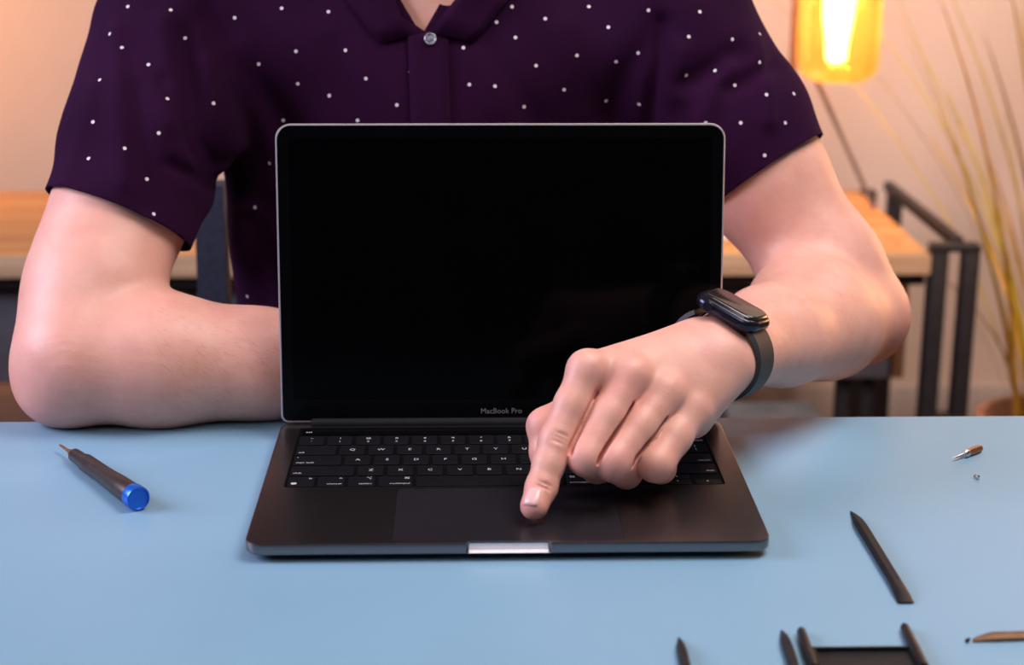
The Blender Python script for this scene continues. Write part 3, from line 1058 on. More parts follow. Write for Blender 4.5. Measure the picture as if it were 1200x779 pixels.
# folds of the cloth: ridges (+) and creases (-) along lines on its front, as (x, z) polylines
FOLDS = [
    (+0.0045, 0.008, [(-0.282, 0.262), (-0.275, 0.217), (-0.267, 0.166)]), (+0.004, 0.009, [(-0.247, 0.268), (-0.238, 0.227), (-0.235, 0.205)]),
    (-0.007, 0.008, [(-0.232, 0.262), (-0.219, 0.205), (-0.207, 0.140)]), (-0.004, 0.006, [(-0.243, 0.230), (-0.223, 0.192), (-0.206, 0.166)]),
    (-0.005, 0.005, [(-0.236, 0.175), (-0.207, 0.150)]), (+0.004, 0.008, [(-0.215, 0.24), (-0.203, 0.20), (-0.192, 0.155)]),
    (-0.006, 0.011, [(-0.216, 0.275), (-0.189, 0.233), (-0.162, 0.190)]), (+0.005, 0.011, [(-0.193, 0.249), (-0.179, 0.198), (-0.172, 0.14)]),
    (+0.003, 0.007, [(-0.295, 0.224), (-0.304, 0.185), (-0.311, 0.156)]), (-0.003, 0.006, [(-0.262, 0.225), (-0.252, 0.18), (-0.25, 0.15)]),
    (-0.005, 0.010, [(0.118, 0.270), (0.097, 0.230), (0.085, 0.195)]), (-0.006, 0.005, [(0.123, 0.270), (0.117, 0.224), (0.115, 0.180)]),
    (-0.005, 0.008, [(0.184, 0.250), (0.167, 0.241), (0.140, 0.226)]), (+0.0045, 0.008, [(0.171, 0.238), (0.160, 0.217), (0.150, 0.190)]),
    (+0.004, 0.007, [(0.194, 0.252), (0.199, 0.230), (0.202, 0.200)]), (-0.0045, 0.006, [(0.212, 0.238), (0.190, 0.231), (0.172, 0.222)]),
    (+0.004, 0.008, [(0.138, 0.249), (0.133, 0.217)]), (+0.010, 0.014, [(-0.218, 0.015), (-0.205, 0.070), (-0.194, 0.115)]),
    (-0.006, 0.010, [(-0.187, 0.015), (-0.186, 0.073), (-0.190, 0.110)]), (-0.003, 0.012, [(-0.120, 0.25), (-0.105, 0.20), (-0.100, 0.16)]),
    (-0.003, 0.012, [(-0.015, 0.262), (0.011, 0.224), (0.037, 0.185)]), (+0.003, 0.012, [(0.05, 0.262), (0.06, 0.20)])]
nrm = np.zeros_like(sv)
fn = np.cross(sv[sq[:, 2]] - sv[sq[:, 0]], sv[sq[:, 3]] - sv[sq[:, 1]])
for c_ in range(4):
    for d_ in range(3):
        nrm[:, d_] += np.bincount(sq[:, c_], fn[:, d_], len(sv))
nrm /= np.linalg.norm(nrm, axis=1)[:, None] + 1e-12
if (nrm * (sv - A(CX, 0.48, 0.1))).sum() < 0:
    nrm = -nrm
disp = np.zeros(len(sv))
q_ = sv[:, [0, 2]]
for amp, wid, pl_ in FOLDS:
    dm = np.full(len(sv), 9.0)
    for a_, b_ in zip(pl_, pl_[1:]):
        a_, b_ = np.array(a_), np.array(b_)
        t_ = np.clip(((q_ - a_) @ (b_ - a_)) / ((b_ - a_) @ (b_ - a_)), 0, 1)
        dm = np.minimum(dm, np.linalg.norm(q_ - a_ - t_[:, None] * (b_ - a_), axis=1))
    disp += amp * np.exp(-(dm / wid) ** 2)
disp *= np.clip((0.47 - sv[:, 1]) / 0.05, 0, 1)
sv = sv + nrm * np.clip(disp, -0.0075, 0.012)[:, None]
shirt = attach(np_mesh('shirt', sv, sq, M['shirt']), person)
bm = bmesh.new()
bm.from_mesh(shirt.data)
def hem_cut(hc, n, rad):
    hc, n = Vector(hc), Vector(n)
    vs = [v for v in bm.verts if (v.co - hc).length < rad and abs(v.co.x - CX) > 0.168]
    s = set(vs)
    fs = [f for f in bm.faces if all(v in s for v in f.verts)]
    es = {e for f in fs for e in f.edges}
    bmesh.ops.bisect_plane(bm, geom=vs + list(es) + fs, dist=1e-6, plane_co=hc, plane_no=n, clear_inner=True)
hem_cut(HEM_L, N_L, 0.135)
hem_cut(HEM_R, N_R, 0.135)
# hem below the belt line and open V at the throat
bmesh.ops.bisect_plane(bm, geom=bm.verts[:] + bm.edges[:] + bm.faces[:], dist=1e-6, plane_co=(0, 0, -0.30), plane_no=(0, 0, 1), clear_inner=True)
VB = Vector((-0.0565, 0.36, 0.2590))
VS = 0.60     # slope of the open throat
for sgn in (-1, 1):
    vs = [v for v in bm.verts if v.co.y < 0.455 and v.co.z > VB.z - 0.012 and abs(v.co.x - VB.x) < 0.07]
    st = set(vs)
    fs = [f for f in bm.faces if all(v in st for v in f.verts)]
    es = list({e for f in fs for e in f.edges})
    bmesh.ops.bisect_plane(bm, geom=vs + es + fs, dist=1e-6, plane_co=VB, plane_no=(1, 0, -sgn * VS))
kill = [f for f in bm.faces if f.calc_center_median().y < 0.45 and (lambda c: c.z > VB.z and abs(c.x - VB.x) < (c.z - VB.z) * VS)(f.calc_center_median())]
bmesh.ops.delete(bm, geom=kill, context='FACES')
bm.to_mesh(shirt.data)
bm.free()
shirt.data.polygons.foreach_set('use_smooth', [True] * len(shirt.data.polygons))
shirt_bvh = bvh_of(shirt)
md = shirt.modifiers.new('cloth_thickness', 'SOLIDIFY')
md.thickness = 0.0011
md.offset = -1

def front(x, z, lift=0.0):
    h = shirt_bvh.ray_cast(Vector((x, 0.2, z)), Vector((0, 1, 0)), 0.5)
    if h[0] is None:
        return None
    n = h[1] if h[1].y < 0 else -h[1]
    return h[0] + n * lift

def strip(name, left, right, lift, material, parent, nx=5, thick=0.0008):
    """cloth strip lying on the shirt between two (x, z) polylines"""
    bm = bmesh.new()
    prev = None
    for (xl, zl), (xr, zr) in zip(left, right):
        r_ = []
        for i in range(nx):
            t = i / (nx - 1)
            p = front(xl + (xr - xl) * t, zl + (zr - zl) * t, lift)
            r_.append(bm.verts.new(p if p is not None else Vector((xl, 0.38, zl))))
        if prev:
            for i in range(nx - 1):
                bm.faces.new((prev[i], prev[i + 1], r_[i + 1], r_[i]))
        prev = r_
    bmesh.ops.recalc_face_normals(bm, faces=bm.faces[:])
    bmesh.ops.solidify(bm, geom=bm.faces[:], thickness=thick)
    return obj(name, bm, material, parent, smooth='all')


zs = np.linspace(-0.20, 0.262, 90)
xl = -0.0660 + 0.002 * np.sin(zs * 14) - 0.0
strip('placket', [(a, z) for a, z in zip(xl, zs)], [(a + 0.030, z) for a, z in zip(xl, zs)], 0.0016, M['shirt'], shirt)
bz = [0.2560, 0.165, 0.08, -0.005, -0.09]
for z in bz:
    p = front(-0.0500 if z > 0.2 else -0.0510, z, 0.0028)
    if p is None:
        continue
    bm = bmesh.new()
    q = front(-0.05, z - 0.01, 0.0028)
    n = Vector((0, -1, 0.25)).normalized()
    add_lathe(bm, p - n * 0.0006, p + n, [(0, 0.0040), (0.0008, 0.0046), (0.0018, 0.0046), (0.0022, 0.0040), (0.0018, 0.0033), (0.0014, 0.0030)], 20)
    b_ = obj('button', bm, M['button'], shirt, smooth=True)
# collar leaves either side of the throat
def leaf(s):
    bm = bmesh.new()
    inner = [(VB.x + 0.004 + s * 0.002, VB.z + 0.002), (VB.x + 0.004 + s * 0.013, VB.z + 0.016), (VB.x + 0.004 + s * 0.026, VB.z + 0.032), (VB.x + 0.004 + s * 0.042, VB.z + 0.050)]
    outer = [(VB.x + 0.004 + s * 0.034, VB.z - 0.006), (VB.x + 0.004 + s * 0.044, VB.z + 0.004), (VB.x + 0.004 + s * 0.056, VB.z + 0.020), (VB.x + 0.004 + s * 0.075, VB.z + 0.040)]
    g = []
    for (a, b) in zip(inner, outer):
        r_ = []
        for i in range(6):
            t = i / 5
            x, z = a[0] + (b[0] - a[0]) * t, a[1] + (b[1] - a[1]) * t
            p = front(x, z, 0.0025) or Vector((x, 0.40, z))
            r_.append(bm.verts.new(p))
        g.append(r_)
    for a, b in zip(g, g[1:]):
        for i in range(5):
            bm.faces.new((a[i], a[i + 1], b[i + 1], b[i]))
    bmesh.ops.recalc_face_normals(bm, faces=bm.faces[:])
    bmesh.ops.solidify(bm, geom=bm.faces[:], thickness=0.0012)
    return obj('collar', bm, M['shirt'], shirt, smooth='all')
leaf(-1)
leaf(1)

# woven white dots of the shirt (flat discs sewn into the cloth)
DOTS = [(-0.2859, 0.3671, 0.2613), (-0.2757, 0.3565, 0.2525), (-0.2553, 0.3474, 0.2412), (-0.2315, 0.3707, 0.2578), (-0.2901, 0.3414, 0.2308),
        (-0.2683, 0.3199, 0.2159), (-0.2399, 0.3297, 0.2188), (-0.2924, 0.3204, 0.2035), (-0.2441, 0.3117, 0.1969), (-0.2667, 0.2997, 0.1879),
        (-0.2936, 0.3041, 0.1798), (-0.2519, 0.2979, 0.166), (-0.2336, 0.3116, 0.1646), (-0.22, 0.3388, 0.1873), (-0.2095, 0.3479, 0.2129),
        (-0.1982, 0.3698, 0.2244), (-0.1959, 0.3666, 0.1935), (-0.1794, 0.3824, 0.2374), (-0.1752, 0.3936, 0.1599), (-0.1892, 0.4053, 0.1226),
        (-0.1636, 0.3939, 0.193), (-0.2463, 0.2863, 0.143), (-0.1967, 0.3886, 0.271), (-0.2297, 0.3072, 0.1314), (-0.1961, 0.4348, 0.021),
        (-0.2017, 0.4313, 0.0436), (-0.151, 0.3825, 0.2469), (-0.1138, 0.3815, 0.2477), (-0.0898, 0.3814, 0.2604), (-0.1506, 0.3839, 0.2224),
        (-0.1267, 0.3801, 0.2139), (-0.0985, 0.375, 0.2274), (-0.0755, 0.3702, 0.2082), (-0.1056, 0.376, 0.1957), (-0.0651, 0.3749, 0.2325),
        (-0.0523, 0.3747, 0.2307), (-0.0253, 0.3788, 0.2499), (-0.0002, 0.386, 0.2682), (0.0139, 0.3826, 0.2571), (0.0365, 0.3873, 0.2706),
        (-0.0209, 0.3719, 0.2233), (-0.0017, 0.3723, 0.222), (0.0204, 0.3763, 0.2059), (0.0293, 0.378, 0.2366), (0.0508, 0.3789, 0.2185),
        (0.0602, 0.3797, 0.2441), (0.084, 0.3846, 0.2646), (0.0898, 0.3788, 0.2397), (0.1061, 0.3755, 0.2465), (0.0837, 0.3914, 0.2082),
        (0.1081, 0.3797, 0.2073), (0.1423, 0.3647, 0.2597), (0.1757, 0.3704, 0.2572), (0.1409, 0.3618, 0.2316), (0.1626, 0.362, 0.2348),
        (0.1774, 0.3603, 0.2242), (0.1963, 0.3665, 0.2406), (0.1993, 0.3887, 0.259), (0.1999, 0.3513, 0.2184), (0.2234, 0.3676, 0.2167),
        (0.1806, 0.3452, 0.1984), (0.2149, 0.3511, 0.1974), (0.1987, 0.3406, 0.1748), (0.1548, 0.3473, 0.1981), (-0.21, 0.3716, 0.2482),
        (-0.274, 0.3796, 0.28), (-0.2416, 0.3736, 0.2781), (-0.1618, 0.3929, 0.2776), (-0.1265, 0.3898, 0.2754), (-0.0271, 0.3865, 0.2783),
        (0.0698, 0.3958, 0.2787), (0.1132, 0.3773, 0.2779), (0.1509, 0.3716, 0.2773), (0.0114, 0.3885, 0.2794)]
#DOTS_TABLE
bm = bmesh.new()
extra = []
for _ in range(900):
    v = sv[rng.integers(len(sv))]
    if v[1] < 0.44 and v[2] > 0.02:
        continue
    if abs(v[0] - CX) > 0.17 and v[2] < 0.15:
        continue
    if all((v[0] - e[0]) ** 2 + (v[1] - e[1]) ** 2 + (v[2] - e[2]) ** 2 > 0.026 ** 2 for e in extra):
        extra.append(v)
for p in list(DOTS) + [tuple(e) for e in extra]:
    h = shirt_bvh.find_nearest(Vector(p))
    if h[0] is None or (h[0] - Vector(p)).length > 0.02:
        continue
    n = h[1]
    if n.dot(h[0] - Vector((CX, 0.48, min(h[0].z, 0.2)))) < 0:
        n = -n
    c = h[0] + n * 0.0003
    _, u, v = frame_axes(n)
    vs = [bm.verts.new(c + (u * math.cos(t) + v * math.sin(t)) * 0.00145 + n * 0.0001) for t in [2 * math.pi * i / 8 for i in range(8)]]
    bm.faces.new(vs)
dots = obj('white_dots', bm, M['dot'], shirt)
tag(dots, kind='stuff')

# trousers and shoes under the table
TF = Field(axis_steps((-0.30, 0.22, 0.009)), axis_steps((-0.10, 0.68, 0.009)), axis_steps((-0.76, -0.12, 0.009)))
TF.ell((CX, 0.51, -0.26), (0.175, 0.125, 0.10), 0.04)
for s in (-1, 1):
    TF.chain([(A(CX + s * 0.09, 0.49, -0.29), 0.088), (A(CX + s * 0.13, 0.08, -0.255), 0.062)], 0.04)
    TF.chain([(A(CX + s * 0.13, 0.08, -0.255), 0.062), (A(CX + s * 0.13, 0.12, -0.45), 0.058), (A(CX + s * 0.13, 0.14, -0.665), 0.048)], 0.02)
tv, tq = TF.mesh(2)
attach(np_mesh('trousers', tv, tq, M['jeans']), person)
for s in (-1, 1):
    KF = Field(axis_steps((CX + s * 0.13 - 0.08, CX + s * 0.13 + 0.08, 0.006)), axis_steps((-0.12, 0.24, 0.006)), axis_steps((FZ - 0.02, FZ + 0.16, 0.006)))
    x = CX + s * 0.13
    KF.chain([(A(x, 0.15, FZ + 0.042), 0.042), (A(x, 0.02, FZ + 0.040), 0.040), (A(x, -0.06, FZ + 0.034), 0.034)], 0.02)
    KF.cone(A(x, 0.14, FZ + 0.06), A(x, 0.14, FZ + 0.10), 0.046, 0.046, 0.02)
    kv, kq = KF.mesh(1)
    attach(np_mesh('shoe', kv, kq, M['shoe']), person)

# ================================================================== WATCH on the wrist
WC = Vector(lerp(WR_R, ELB_R, 0.045))
AXv, SVv, NVv = Vector(AX), Vector(SV), Vector(NV)
wm = Matrix((SVv, AXv, NVv)).transposed().to_4x4()
wm.translation = WC
watch = thing('smartwatch', 'black square smartwatch on a black strap around the wrist of the pointing arm', 'watch')
watch.matrix_world = wm
TOPZ = 0.0235
bm = bmesh.new()
cx = -0.004
def ring(z, i): return [(x + cx, y, z) for x, y in rrect(-0.0228 + i, 0.0228 - i, -0.0185 + i, 0.0185 - i, 0.0105 - i * 0.6, 6)]
add_stack(bm, [ring(TOPZ, 0.004), ring(TOPZ + 0.0012, 0.0018), ring(TOPZ + 0.0035, 0.0002), ring(TOPZ + 0.0062, 0.0), ring(TOPZ + 0.0085, 0.0010), ring(TOPZ + 0.0093, 0.0022)])
obj('watch_case', bm, M['watch_case'], watch, smooth=True)
bm = bmesh.new()
add_stack(bm, [ring(TOPZ + 0.0088, 0.0022), ring(TOPZ + 0.0101, 0.0026), ring(TOPZ + 0.0112, 0.0040), ring(TOPZ + 0.0114, 0.0056)])
obj('watch_screen', bm, M['watch_glass'], watch, smooth=True)
bm = bmesh.new()
add_slab(bm, -0.006, 0.006, -0.0008, 0.0008, [(-0.0004, 0), (0.0004, 0)], 0.0007, n=3)
bmesh.ops.transform(bm, matrix=Matrix.Translation((cx + 0.006, -0.0187, TOPZ + 0.005)) @ Matrix.Rotation(R(90), 4, 'X'), verts=bm.verts[:])
obj('side_button', bm, M['watch_case'], watch)
bm = bmesh.new()
add_lathe(bm, (cx - 0.010, -0.0180, TOPZ + 0.0055), (cx - 0.010, -0.03, TOPZ + 0.0055), [(0, 0.0034), (0.0018, 0.0034), (0.0022, 0.0030)], 20)
obj('crown', bm, M['watch_case'], watch, smooth=True)
# strap: a band around the wrist, from case end to case end
bm = bmesh.new()
rings_ = []
a0, a1 = R(62), R(62 - 284)
for i in range(41):
    t = a0 + (a1 - a0) * i / 40
    rx, rz = 0.0315, 0.0290
    x, z = rx * math.cos(t) + 0.0, rz * math.sin(t)
    if z > 0:
        z = z * 0.98
    nx, nz = math.cos(t) / rx, math.sin(t) / rz
    l = math.hypot(nx, nz)
    nx, nz = nx / l, nz / l
    w = 0.0120
    th = 0.0015
    rings_.append([(x - nx * th, -w, z - nz * th), (x + nx * th, -w * 0.93, z + nz * th), (x + nx * th, w * 0.93, z + nz * th), (x - nx * th, w, z - nz * th)])
add_stack(bm, rings_)
obj('strap', bm, M['strap'], watch, smooth=True)

# ================================================================== TOOLS ON THE MAT
# screwdriver with blue cap
a, b = Vector((-0.2265, 0.0800, 0.0080)), Vector((-0.3000, 0.1870, 0.0052))
sdL = (b - a).length
dn = (b - a).normalized()
sd = thing('screwdriver', 'dark precision screwdriver with a shiny blue end cap, left of the laptop', 'screwdriver', (-0.262, 0.13, 0))
SI = Matrix.Translation((0.262, -0.13, 0))
def sdpart(name, prof, material, n=28):
    bm = bmesh.new()
    add_lathe(bm, a, b, prof, n)
    o = obj(name, bm, material, sd, smooth=True)
    o.matrix_parent_inverse = SI
    return o
sdpart('end_cap', [(0.0012, 0.0045), (0.0010, 0.0060), (0.0, 0.0066), (0.0004, 0.0074), (0.0015, 0.0078), (0.0085, 0.0078), (0.0092, 0.0072)], M['blue_cap'])
sdpart('handle', [(0.0088, 0.0070), (0.0098, 0.0073), (0.030, 0.0070), (0.046, 0.0062), (0.062, 0.0060), (0.084, 0.0060), (0.0855, 0.0056)], M['grip'])
sdpart('neck', [(0.0850, 0.0048), (0.103, 0.0046), (0.1045, 0.0038)], M['grip'])
sdpart('bit', [(0.1040, 0.0021), (0.1115, 0.0020), (0.1125, 0.0012), (sdL - 0.002, 0.0009), (sdL, 0.0004)], M['copper'], 12)

# black nylon pry sticks
def pry_stick(name, label, tip, end, w=0.0038, group='black pry sticks', chisel=True):
    tip, end = Vector(tip), Vector(end)
    d = (end - tip).normalized()
    s = Vector((d.y, -d.x, 0))
    up = Vector((0, 0, 1))
    Ln = (end - tip).length
    bm = bmesh.new()
    rings_ = []
    k = 1.5 if w > 0.0035 else 1.0     # the larger stick has the longer point
    for t, ww, h0, h1 in ((0, 0.12, 0.0, 0.0012), (0.006 * k, 0.42, 0.0, 0.0032), (0.014 * k, 0.90, 0.0, 0.0050), (0.020 * k, 1.0, 0.0, 0.0056), (Ln - 0.022, 1.0, 0.0, 0.0056), (Ln - 0.010, 1.12, 0, 0.0042), (Ln, 1.15, 0.0, 0.0014)):
        c = tip + d * t
        W_ = w * ww
        z0, z1 = h0, h1
        zm = (z0 + z1) / 2
        rings_.append([c + s * (-W_) + up * zm, c + s * (-W_ * 0.55) + up * (z0 + 0.00005), c + s * (W_ * 0.55) + up * (z0 + 0.00005), c + s * W_ + up * zm, c + s * (W_ * 0.5) + up * z1, c - s * (W_ * 0.5) + up * z1])
    add_stack(bm, rings_)
    o = obj(name, bm, M['plastic'], smooth=True)
    return tag(o, label, 'pry tool', group)


pry_stick('pry_stick', 'black pointed pry stick lying alone right of the laptop', (0.2136, 0.0690, 0), (0.2150, -0.0615, 0), 0.0040)
pry_stick('pry_stick', 'black pry stick tip farthest left along the front edge of the picture', (0.0858, -0.1005, 0), (0.083, -0.225, 0), 0.0028)
pry_stick('pry_stick', 'black pry stick tip just left of the black tool tray', (0.1408, -0.0935, 0), (0.1360, -0.222, 0), 0.0030)
# shallow tool tray with upright prongs, mostly below the frame
tray = thing('tool_tray', 'black shallow tool tray with two prongs, nearest the front edge of the mat', 'tray', (0.177, -0.19, 0))
TI = Matrix.Translation((-0.177, 0.19, 0))
bm = bmesh.new()
add_box(bm, (0.1520, -0.2600, 0.0), (0.2030, -0.1175, 0.0012))
for lo_, hi_ in (((0.1520, -0.1190, 0), (0.2030, -0.1175, 0.0035)), ((0.1520, -0.26, 0), (0.1535, -0.1175, 0.0035)), ((0.2015, -0.26, 0), (0.2030, -0.1175, 0.0035)), ((0.1520, -0.26, 0), (0.2030, -0.2585, 0.0035))):
    add_box(bm, lo_, hi_)
o = obj('tray_body', bm, M['plastic'], tray)
o.matrix_parent_inverse = TI
for x0, y0, x1 in ((0.1508, -0.0948, 0.1490), (0.2060, -0.0912, 0.2042)):
    bm = bmesh.new()
    add_tube(bm, [(x0, y0, 0.0022), (x0 - 0.0004, y0 - 0.004, 0.0030), (x1, -0.124, 0.0034), (x1, -0.140, 0.0030)], [0.0012, 0.0024, 0.0030, 0.0026], 8)
    o = obj('prong', bm, M['plastic'], tray, smooth=True)
    o.matrix_parent_inverse = TI

# little copper driver bit, top right of the mat
bit = thing('driver_bit', 'small copper coloured driver bit with a steel needle tip near the right back edge', 'driver bit', (0.315, 0.166, 0))
BI = Matrix.Translation((-0.315, -0.166, 0))
a, b = (0.3020, 0.1568, 0.0026), (0.3265, 0.1762, 0.0026)
for nm, pr, mm in (('needle', [(0, 0.0003), (0.004, 0.0008), (0.0125, 0.0012)], M['steel']), ('collar', [(0.0122, 0.0022), (0.0132, 0.0026), (0.0160, 0.0026), (0.0168, 0.0022)], M['steel']), ('shank', [(0.0166, 0.0024), (0.0175, 0.0026), (0.0300, 0.0026), (0.0312, 0.0020)], M['copper'])):
    bm = bmesh.new()
    add_lathe(bm, a, b, pr, 6 if nm == 'shank' else 16)
    o = obj(nm, bm, mm, bit, smooth=nm != 'shank')
    o.matrix_parent_inverse = BI

def screw(x, y, label, s=1.0, ang=0.6):
    t = thing('screw', label, 'screw', (x, y, 0), 'tiny loose screws')
    bm = bmesh.new()
    d = Vector((math.cos(ang), math.sin(ang), 0))
    c = Vector((0, 0, 0.0015 * s))
    add_lathe(bm, c, c + d, [(0, 0.0009 * s), (0.0003 * s, 0.0014 * s), (0.0010 * s, 0.0014 * s), (0.0012 * s, 0.0010 * s)], 14)
    obj('screw_head', bm, M['steel'] if s > 0.9 else M['grip'], t, smooth=True)
    bm = bmesh.new()
    prof = [(0.0011 * s, 0.0008 * s)]
    for i in range(7):
        prof += [((0.0014 + i * 0.0004) * s, 0.0009 * s), ((0.0016 + i * 0.0004) * s, 0.0006 * s)]
    add_lathe(bm, c, c + d, prof, 10)
    obj('thread', bm, M['steel'] if s > 0.9 else M['grip'], t)
    return t
screw(0.3098, 0.1235, 'tiny steel screw lying below the copper driver bit', 1.05, 2.2)
screw(0.2347, -0.1085, 'tiny dark screw beside the copper pry blade at lower right', 0.85, 0.9)

# copper pry blade at the lower right edge
bm = bmesh.new()
rings_ = []
for x, y, w, h in ((0.2385, -0.1068, 0.0010, 0.0014), (0.2405, -0.1064, 0.0016, 0.0022), (0.2450, -0.1052, 0.0026, 0.0030), (0.2490, -0.1045, 0.0034, 0.0036), (0.2700, -0.1035, 0.0034, 0.0036), (0.2860, -0.1028, 0.0030, 0.0036)):
    rings_.append([(x, y - w, 0.00005), (x, y - w, h * 0.6), (x, y - w * 0.5, h), (x, y + w * 0.5, h), (x, y + w, h * 0.6), (x, y + w, 0.00005)])
add_stack(bm, rings_)
tag(obj('pry_lever', bm, M['bronze'], smooth=True), 'copper pry blade with a narrow tip at the lower right corner', 'pry tool')

# ================================================================== BACKGROUND
# wooden desk with black steel frame along the back wall
DZ = -0.20
desk = thing('desk', 'long wooden topped desk on a black steel frame along the back wall', 'desk', (-0.2, 1.82, FZ))
DI = Matrix.Translation((0.2, -1.82, -FZ))
def dpart(o):
    o.parent = desk
    o.matrix_parent_inverse = DI
    return o
for i in range(4):
    y0 = 1.590 + i * 0.122
    dpart(box_obj('board', (-1.20, y0, DZ - 0.030), (0.682, y0 + 0.1205, DZ), M['desk_wood'], None, 0.002))
dpart(box_obj('front_edge', (-1.20, 1.572, DZ - 0.032), (0.682, 1.590, DZ - 0.0005), M['desk_edge'], None, 0.002))
dpart(box_obj('front_rail', (-1.20, 1.60, DZ - 0.055), (0.682, 1.625, DZ - 0.0305), M['black_steel'], None, 0.002))
for x0, x1 in ((0.683, 0.709), (0.733, 0.757)):
    for y0 in (1.572, 2.04):
        dpart(box_obj('leg', (x0, y0, FZ), (x1, y0 + 0.03, DZ + 0.003), M['black_steel'], None, 0.002))
for y0 in (1.571,):
    dpart(box_obj('crossbar', (0.6825, y0, DZ + 0.003), (0.7575, y0 + 0.032, DZ + 0.014), M['black_steel'], None, 0.002))
for y0 in (1.571, 2.039):
    dpart(box_obj('crossbar', (0.6825, y0 + 0.002, -0.475), (0.7575, y0 + 0.028, -0.458), M['black_steel'], None, 0.002))
dpart(box_obj('side_rail', (0.722, 1.60, DZ + 0.003), (0.738, 2.05, DZ + 0.020), M['black_steel'], None, 0.002))
for x in (-1.19,):
    for y0 in (1.572, 2.04):
        dpart(box_obj('leg', (x, y0, FZ), (x + 0.03, y0 + 0.03, DZ - 0.03), M['black_steel'], None, 0.002))

cab = thing('cabinet', 'dark grey cabinet standing under the wooden desk', 'cabinet', (0.0, 1.8, FZ))
CI = Matrix.Translation((0.0, -1.8, -FZ))
def cpart(o):
    o.parent = cab
    o.matrix_parent_inverse = CI
    return o
cpart(box_obj('carcass', (-1.00, 1.66, -0.425), (0.652, 2.02, DZ - 0.062), M['cabinet'], None, 0.003))
for x0, x1 in ((-0.995, -0.452), (-0.448, 0.098), (0.102, 0.648)):
    d_ = cpart(box_obj('door', (x0, 1.645, -0.420), (x1, 1.660, DZ - 0.070), M['cabinet'], None, 0.003))
for x in (-0.97, -0.46, 0.10, 0.575, 0.615):
    cpart(box_obj('leg', (x, 1.68, FZ), (x + 0.022, 1.705, -0.425), M['black_steel'], None, 0.002))
cpart(box_obj('side_panel', (0.656, 1.66, -0.425), (0.676, 2.02, DZ - 0.062), M['panel_wood'], None, 0.002))
crate = thing('crate', 'grey ribbed crate on the floor below the cabinet, behind the raised elbow', 'crate', (0.47, 1.5, FZ))
bm = bmesh.new()
add_box(bm, (-0.10, -0.08, 0), (0.045, 0.08, 0.315), 0.004)
obj('crate_body', bm, M['crate'], crate, smooth=True)
for i in range(4):
    bm = bmesh.new()
    add_box(bm, (-0.095 + i * 0.038, -0.086, 0.01), (-0.082 + i * 0.038, -0.0805, 0.305), 0.001)
    obj('rib', bm, M['crate'], crate)

# a few white papers lying on the desk behind the lid
M['paper'] = mat('white_paper', (0.80, 0.78, 0.76), 0.8, noise=(40, 0.03))
bm = bmesh.new()
for i in range(3):
    a_ = 0.02 * (i - 1) - 0.097
    add_box(bm, (-0.105, -0.148, i * 0.0008), (0.105, 0.148, i * 0.0008 + 0.0007), mx=Matrix.Rotation(a_, 4, 'Z'))
tag(obj('paper_stack', bm, M['paper'], loc=(0.306, 1.840, DZ + 0.0002)), 'white papers lying on the wooden desk, half hidden behind the laptop lid', 'paper')

# amber glass lamp
LX, LY = 0.586, 1.86
lamp = thing('table_lamp', 'lit amber glass jar lamp with slanting rod, standing on the desk at right', 'lamp', (LX, LY, DZ))
def lpart(name, bm, m, smooth=True):
    return obj(name, bm, m, lamp, smooth)
bm = bmesh.new()
prof = [(0.232, 0.010), (0.224, 0.030), (0.226, 0.045), (0.233, 0.057), (0.246, 0.0648), (0.262, 0.0665), (0.40, 0.0665), (0.425, 0.060), (0.445, 0.040), (0.458, 0.026), (0.470, 0.024)]
add_lathe(bm, (0, 0, 0), (0, 0, 1), prof, 48, cap=False)
bmesh.ops.solidify(bm, geom=bm.faces[:], thickness=0.004)
sh = lpart('glass_shade', bm, M['amber'], 'all')
bm = bmesh.new()
add_lathe(bm, (-0.004, 0, 0), (-0.004, 0, 1), [(0.252, 0.004), (0.254, 0.011), (0.260, 0.0165), (0.285, 0.018), (0.305, 0.0205), (0.325, 0.024), (0.36, 0.026), (0.385, 0.021), (0.41, 0.014)], 32)
bulb = lpart('bulb', bm, M['bulb'], 'all')
bm = bmesh.new()
add_lathe(bm, (-0.004, 0, 0), (-0.004, 0, 1), [(0.405, 0.0145), (0.45, 0.0145), (0.475, 0.026), (0.49, 0.026)], 24)
lpart('socket', bm, M['brass'])
bm = bmesh.new()
add_tube(bm, [(-0.004, 0, 0.485), (-0.004, 0, 0.53), (-0.075, 0, 0.53)], 0.006, 10)
lpart('arm', bm, M['brass'])
bm = bmesh.new()
add_box(bm, (-0.080, -0.007, 0.012), (-0.069, 0.007, 0.54), 0.001)
lpart('post', bm, M['brass'])
bm = bmesh.new()
add_lathe(bm, (-0.03, 0, 0), (-0.03, 0, 1), [(0, 0.075), (0.010, 0.075), (0.013, 0.070)], 32)
lpart('base', bm, M['brass'])
bm = bmesh.new()
add_tube(bm, [(-0.070, 0.012, 0.30), (0.082, 0.03, 0.004)], 0.0042, 8)
lpart('slanting_rod', bm, M['cord'])
pl = light('lamp_glow', 'POINT', (LX - 0.004, LY, DZ + 0.335), 32, (1.0, 0.55, 0.22), 0.03)
pl.parent = lamp
pl.matrix_parent_inverse = Matrix.Translation((-LX, -LY, -DZ))

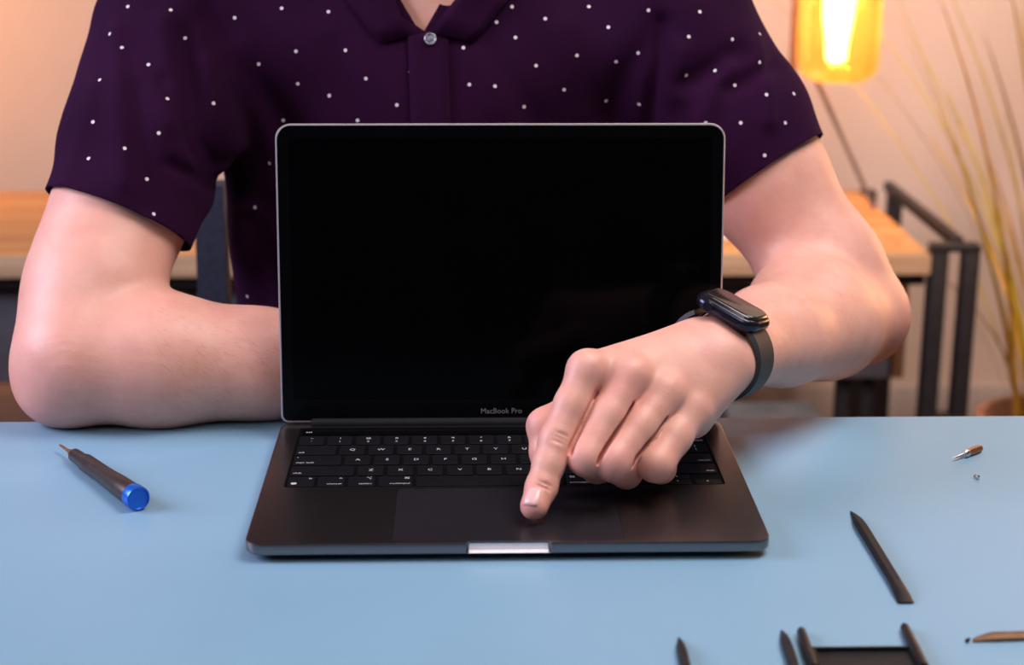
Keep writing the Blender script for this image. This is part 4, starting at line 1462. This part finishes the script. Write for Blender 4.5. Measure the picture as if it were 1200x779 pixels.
# dry grass plant at the right
plant = thing('potted_grass', 'tall dry yellow grass in a pot beyond the right end of the desk', 'plant', (0.945, 1.72, FZ))
bm = bmesh.new()
add_lathe(bm, (0, 0, 0), (0, 0, 1), [(0, 0.085), (0.02, 0.09), (0.20, 0.115), (0.22, 0.122), (0.235, 0.122), (0.235, 0.110), (0.20, 0.105)], 32)
obj('pot', bm, M['pot'], plant, smooth=True)
bm = bmesh.new()
add_lathe(bm, (0, 0, 0), (0, 0, 1), [(0.19, 0.02), (0.205, 0.1055), (0.207, 0.10)], 24)
obj('soil', bm, M['soil'], plant)
blade_meshes = []
for k in range(8):
    bm = bmesh.new()
    hgt = 1.0
    bend = 0.05 + 0.045 * k
    prev = None
    for i in range(13):
        t = i / 12
        w = 0.0052 * (1 - t) ** 0.6 + 0.0006
        x = bend * t * t
        z = hgt * (t - 0.10 * bend * t * t)
        v = [bm.verts.new((x, -w, z)), bm.verts.new((x + 0.0012, 0, z)), bm.verts.new((x, w, z))]
        if prev:
            bm.faces.new((prev[0], prev[1], v[1], v[0]))
            bm.faces.new((prev[1], prev[2], v[2], v[1]))
        prev = v
    bmesh.ops.solidify(bm, geom=bm.faces[:], thickness=0.0008)
    me = bpy.data.meshes.new('blade')
    bm.to_mesh(me)
    bm.free()
    me.materials.append(M['blade'] if k % 2 else M['blade_green'])
    blade_meshes.append(me)
prng = random.Random(21)
for i in range(52):
    o = bpy.data.objects.new('blade', blade_meshes[prng.randrange(8)])
    link(o, plant)
    a = prng.uniform(0, 2 * math.pi)
    rr = 0.06 * math.sqrt(prng.random())
    o.location = (rr * math.cos(a), rr * math.sin(a), 0.19)
    d = a + prng.uniform(-0.7, 0.7)
    s = prng.uniform(0.45, 0.86)
    o.rotation_euler = (0, prng.uniform(0.03, 0.24), d)
    o.scale = (prng.uniform(0.7, 1.3), 1.0, s)

# chair behind the person
chair = thing('chair', 'dark navy chair that the person sits on', 'chair', (CX, 0.55, FZ))
HI = Matrix.Translation((-CX, -0.55, -FZ))
def hpart(o):
    o.parent = chair
    o.matrix_parent_inverse = HI
    return o
hpart(box_obj('seat', (CX - 0.22, 0.33, -0.415), (CX + 0.22, 0.72, -0.385), M['chair'], None, 0.015, 3))
bm = bmesh.new()
nb = 15
fr_, bk_ = [], []
for i in range(nb):
    t = i / (nb - 1)
    x = CX - 0.20 + 0.40 * t
    y = 0.665 + 0.035 * math.sin(math.pi * t)
    fr_.append([(x, y, -0.15), (x, y + 0.012, 0.06), (x, y + 0.030, 0.061), (x, y + 0.018, -0.151)])
add_stack(bm, fr_)
hpart(obj('backrest', bm, M['chair'], None, smooth=True))
for s in (-1, 1):
    bm = bmesh.new()
    x = CX + s * 0.223
    add_stack(bm, [[(x - 0.014, y, z), (x + 0.014, y, z), (x + 0.014, y + 0.03, z), (x - 0.014, y + 0.03, z)] for y, z in ((0.70, FZ), (0.665, -0.40), (0.665, -0.15), (0.682, 0.085))])
    hpart(obj('back_post', bm, M['chair'], None))
    hpart(box_obj('front_leg', (CX + s * 0.20 - 0.016, 0.34, FZ), (CX + s * 0.20 + 0.016, 0.372, -0.41), M['chair'], None, 0.003))
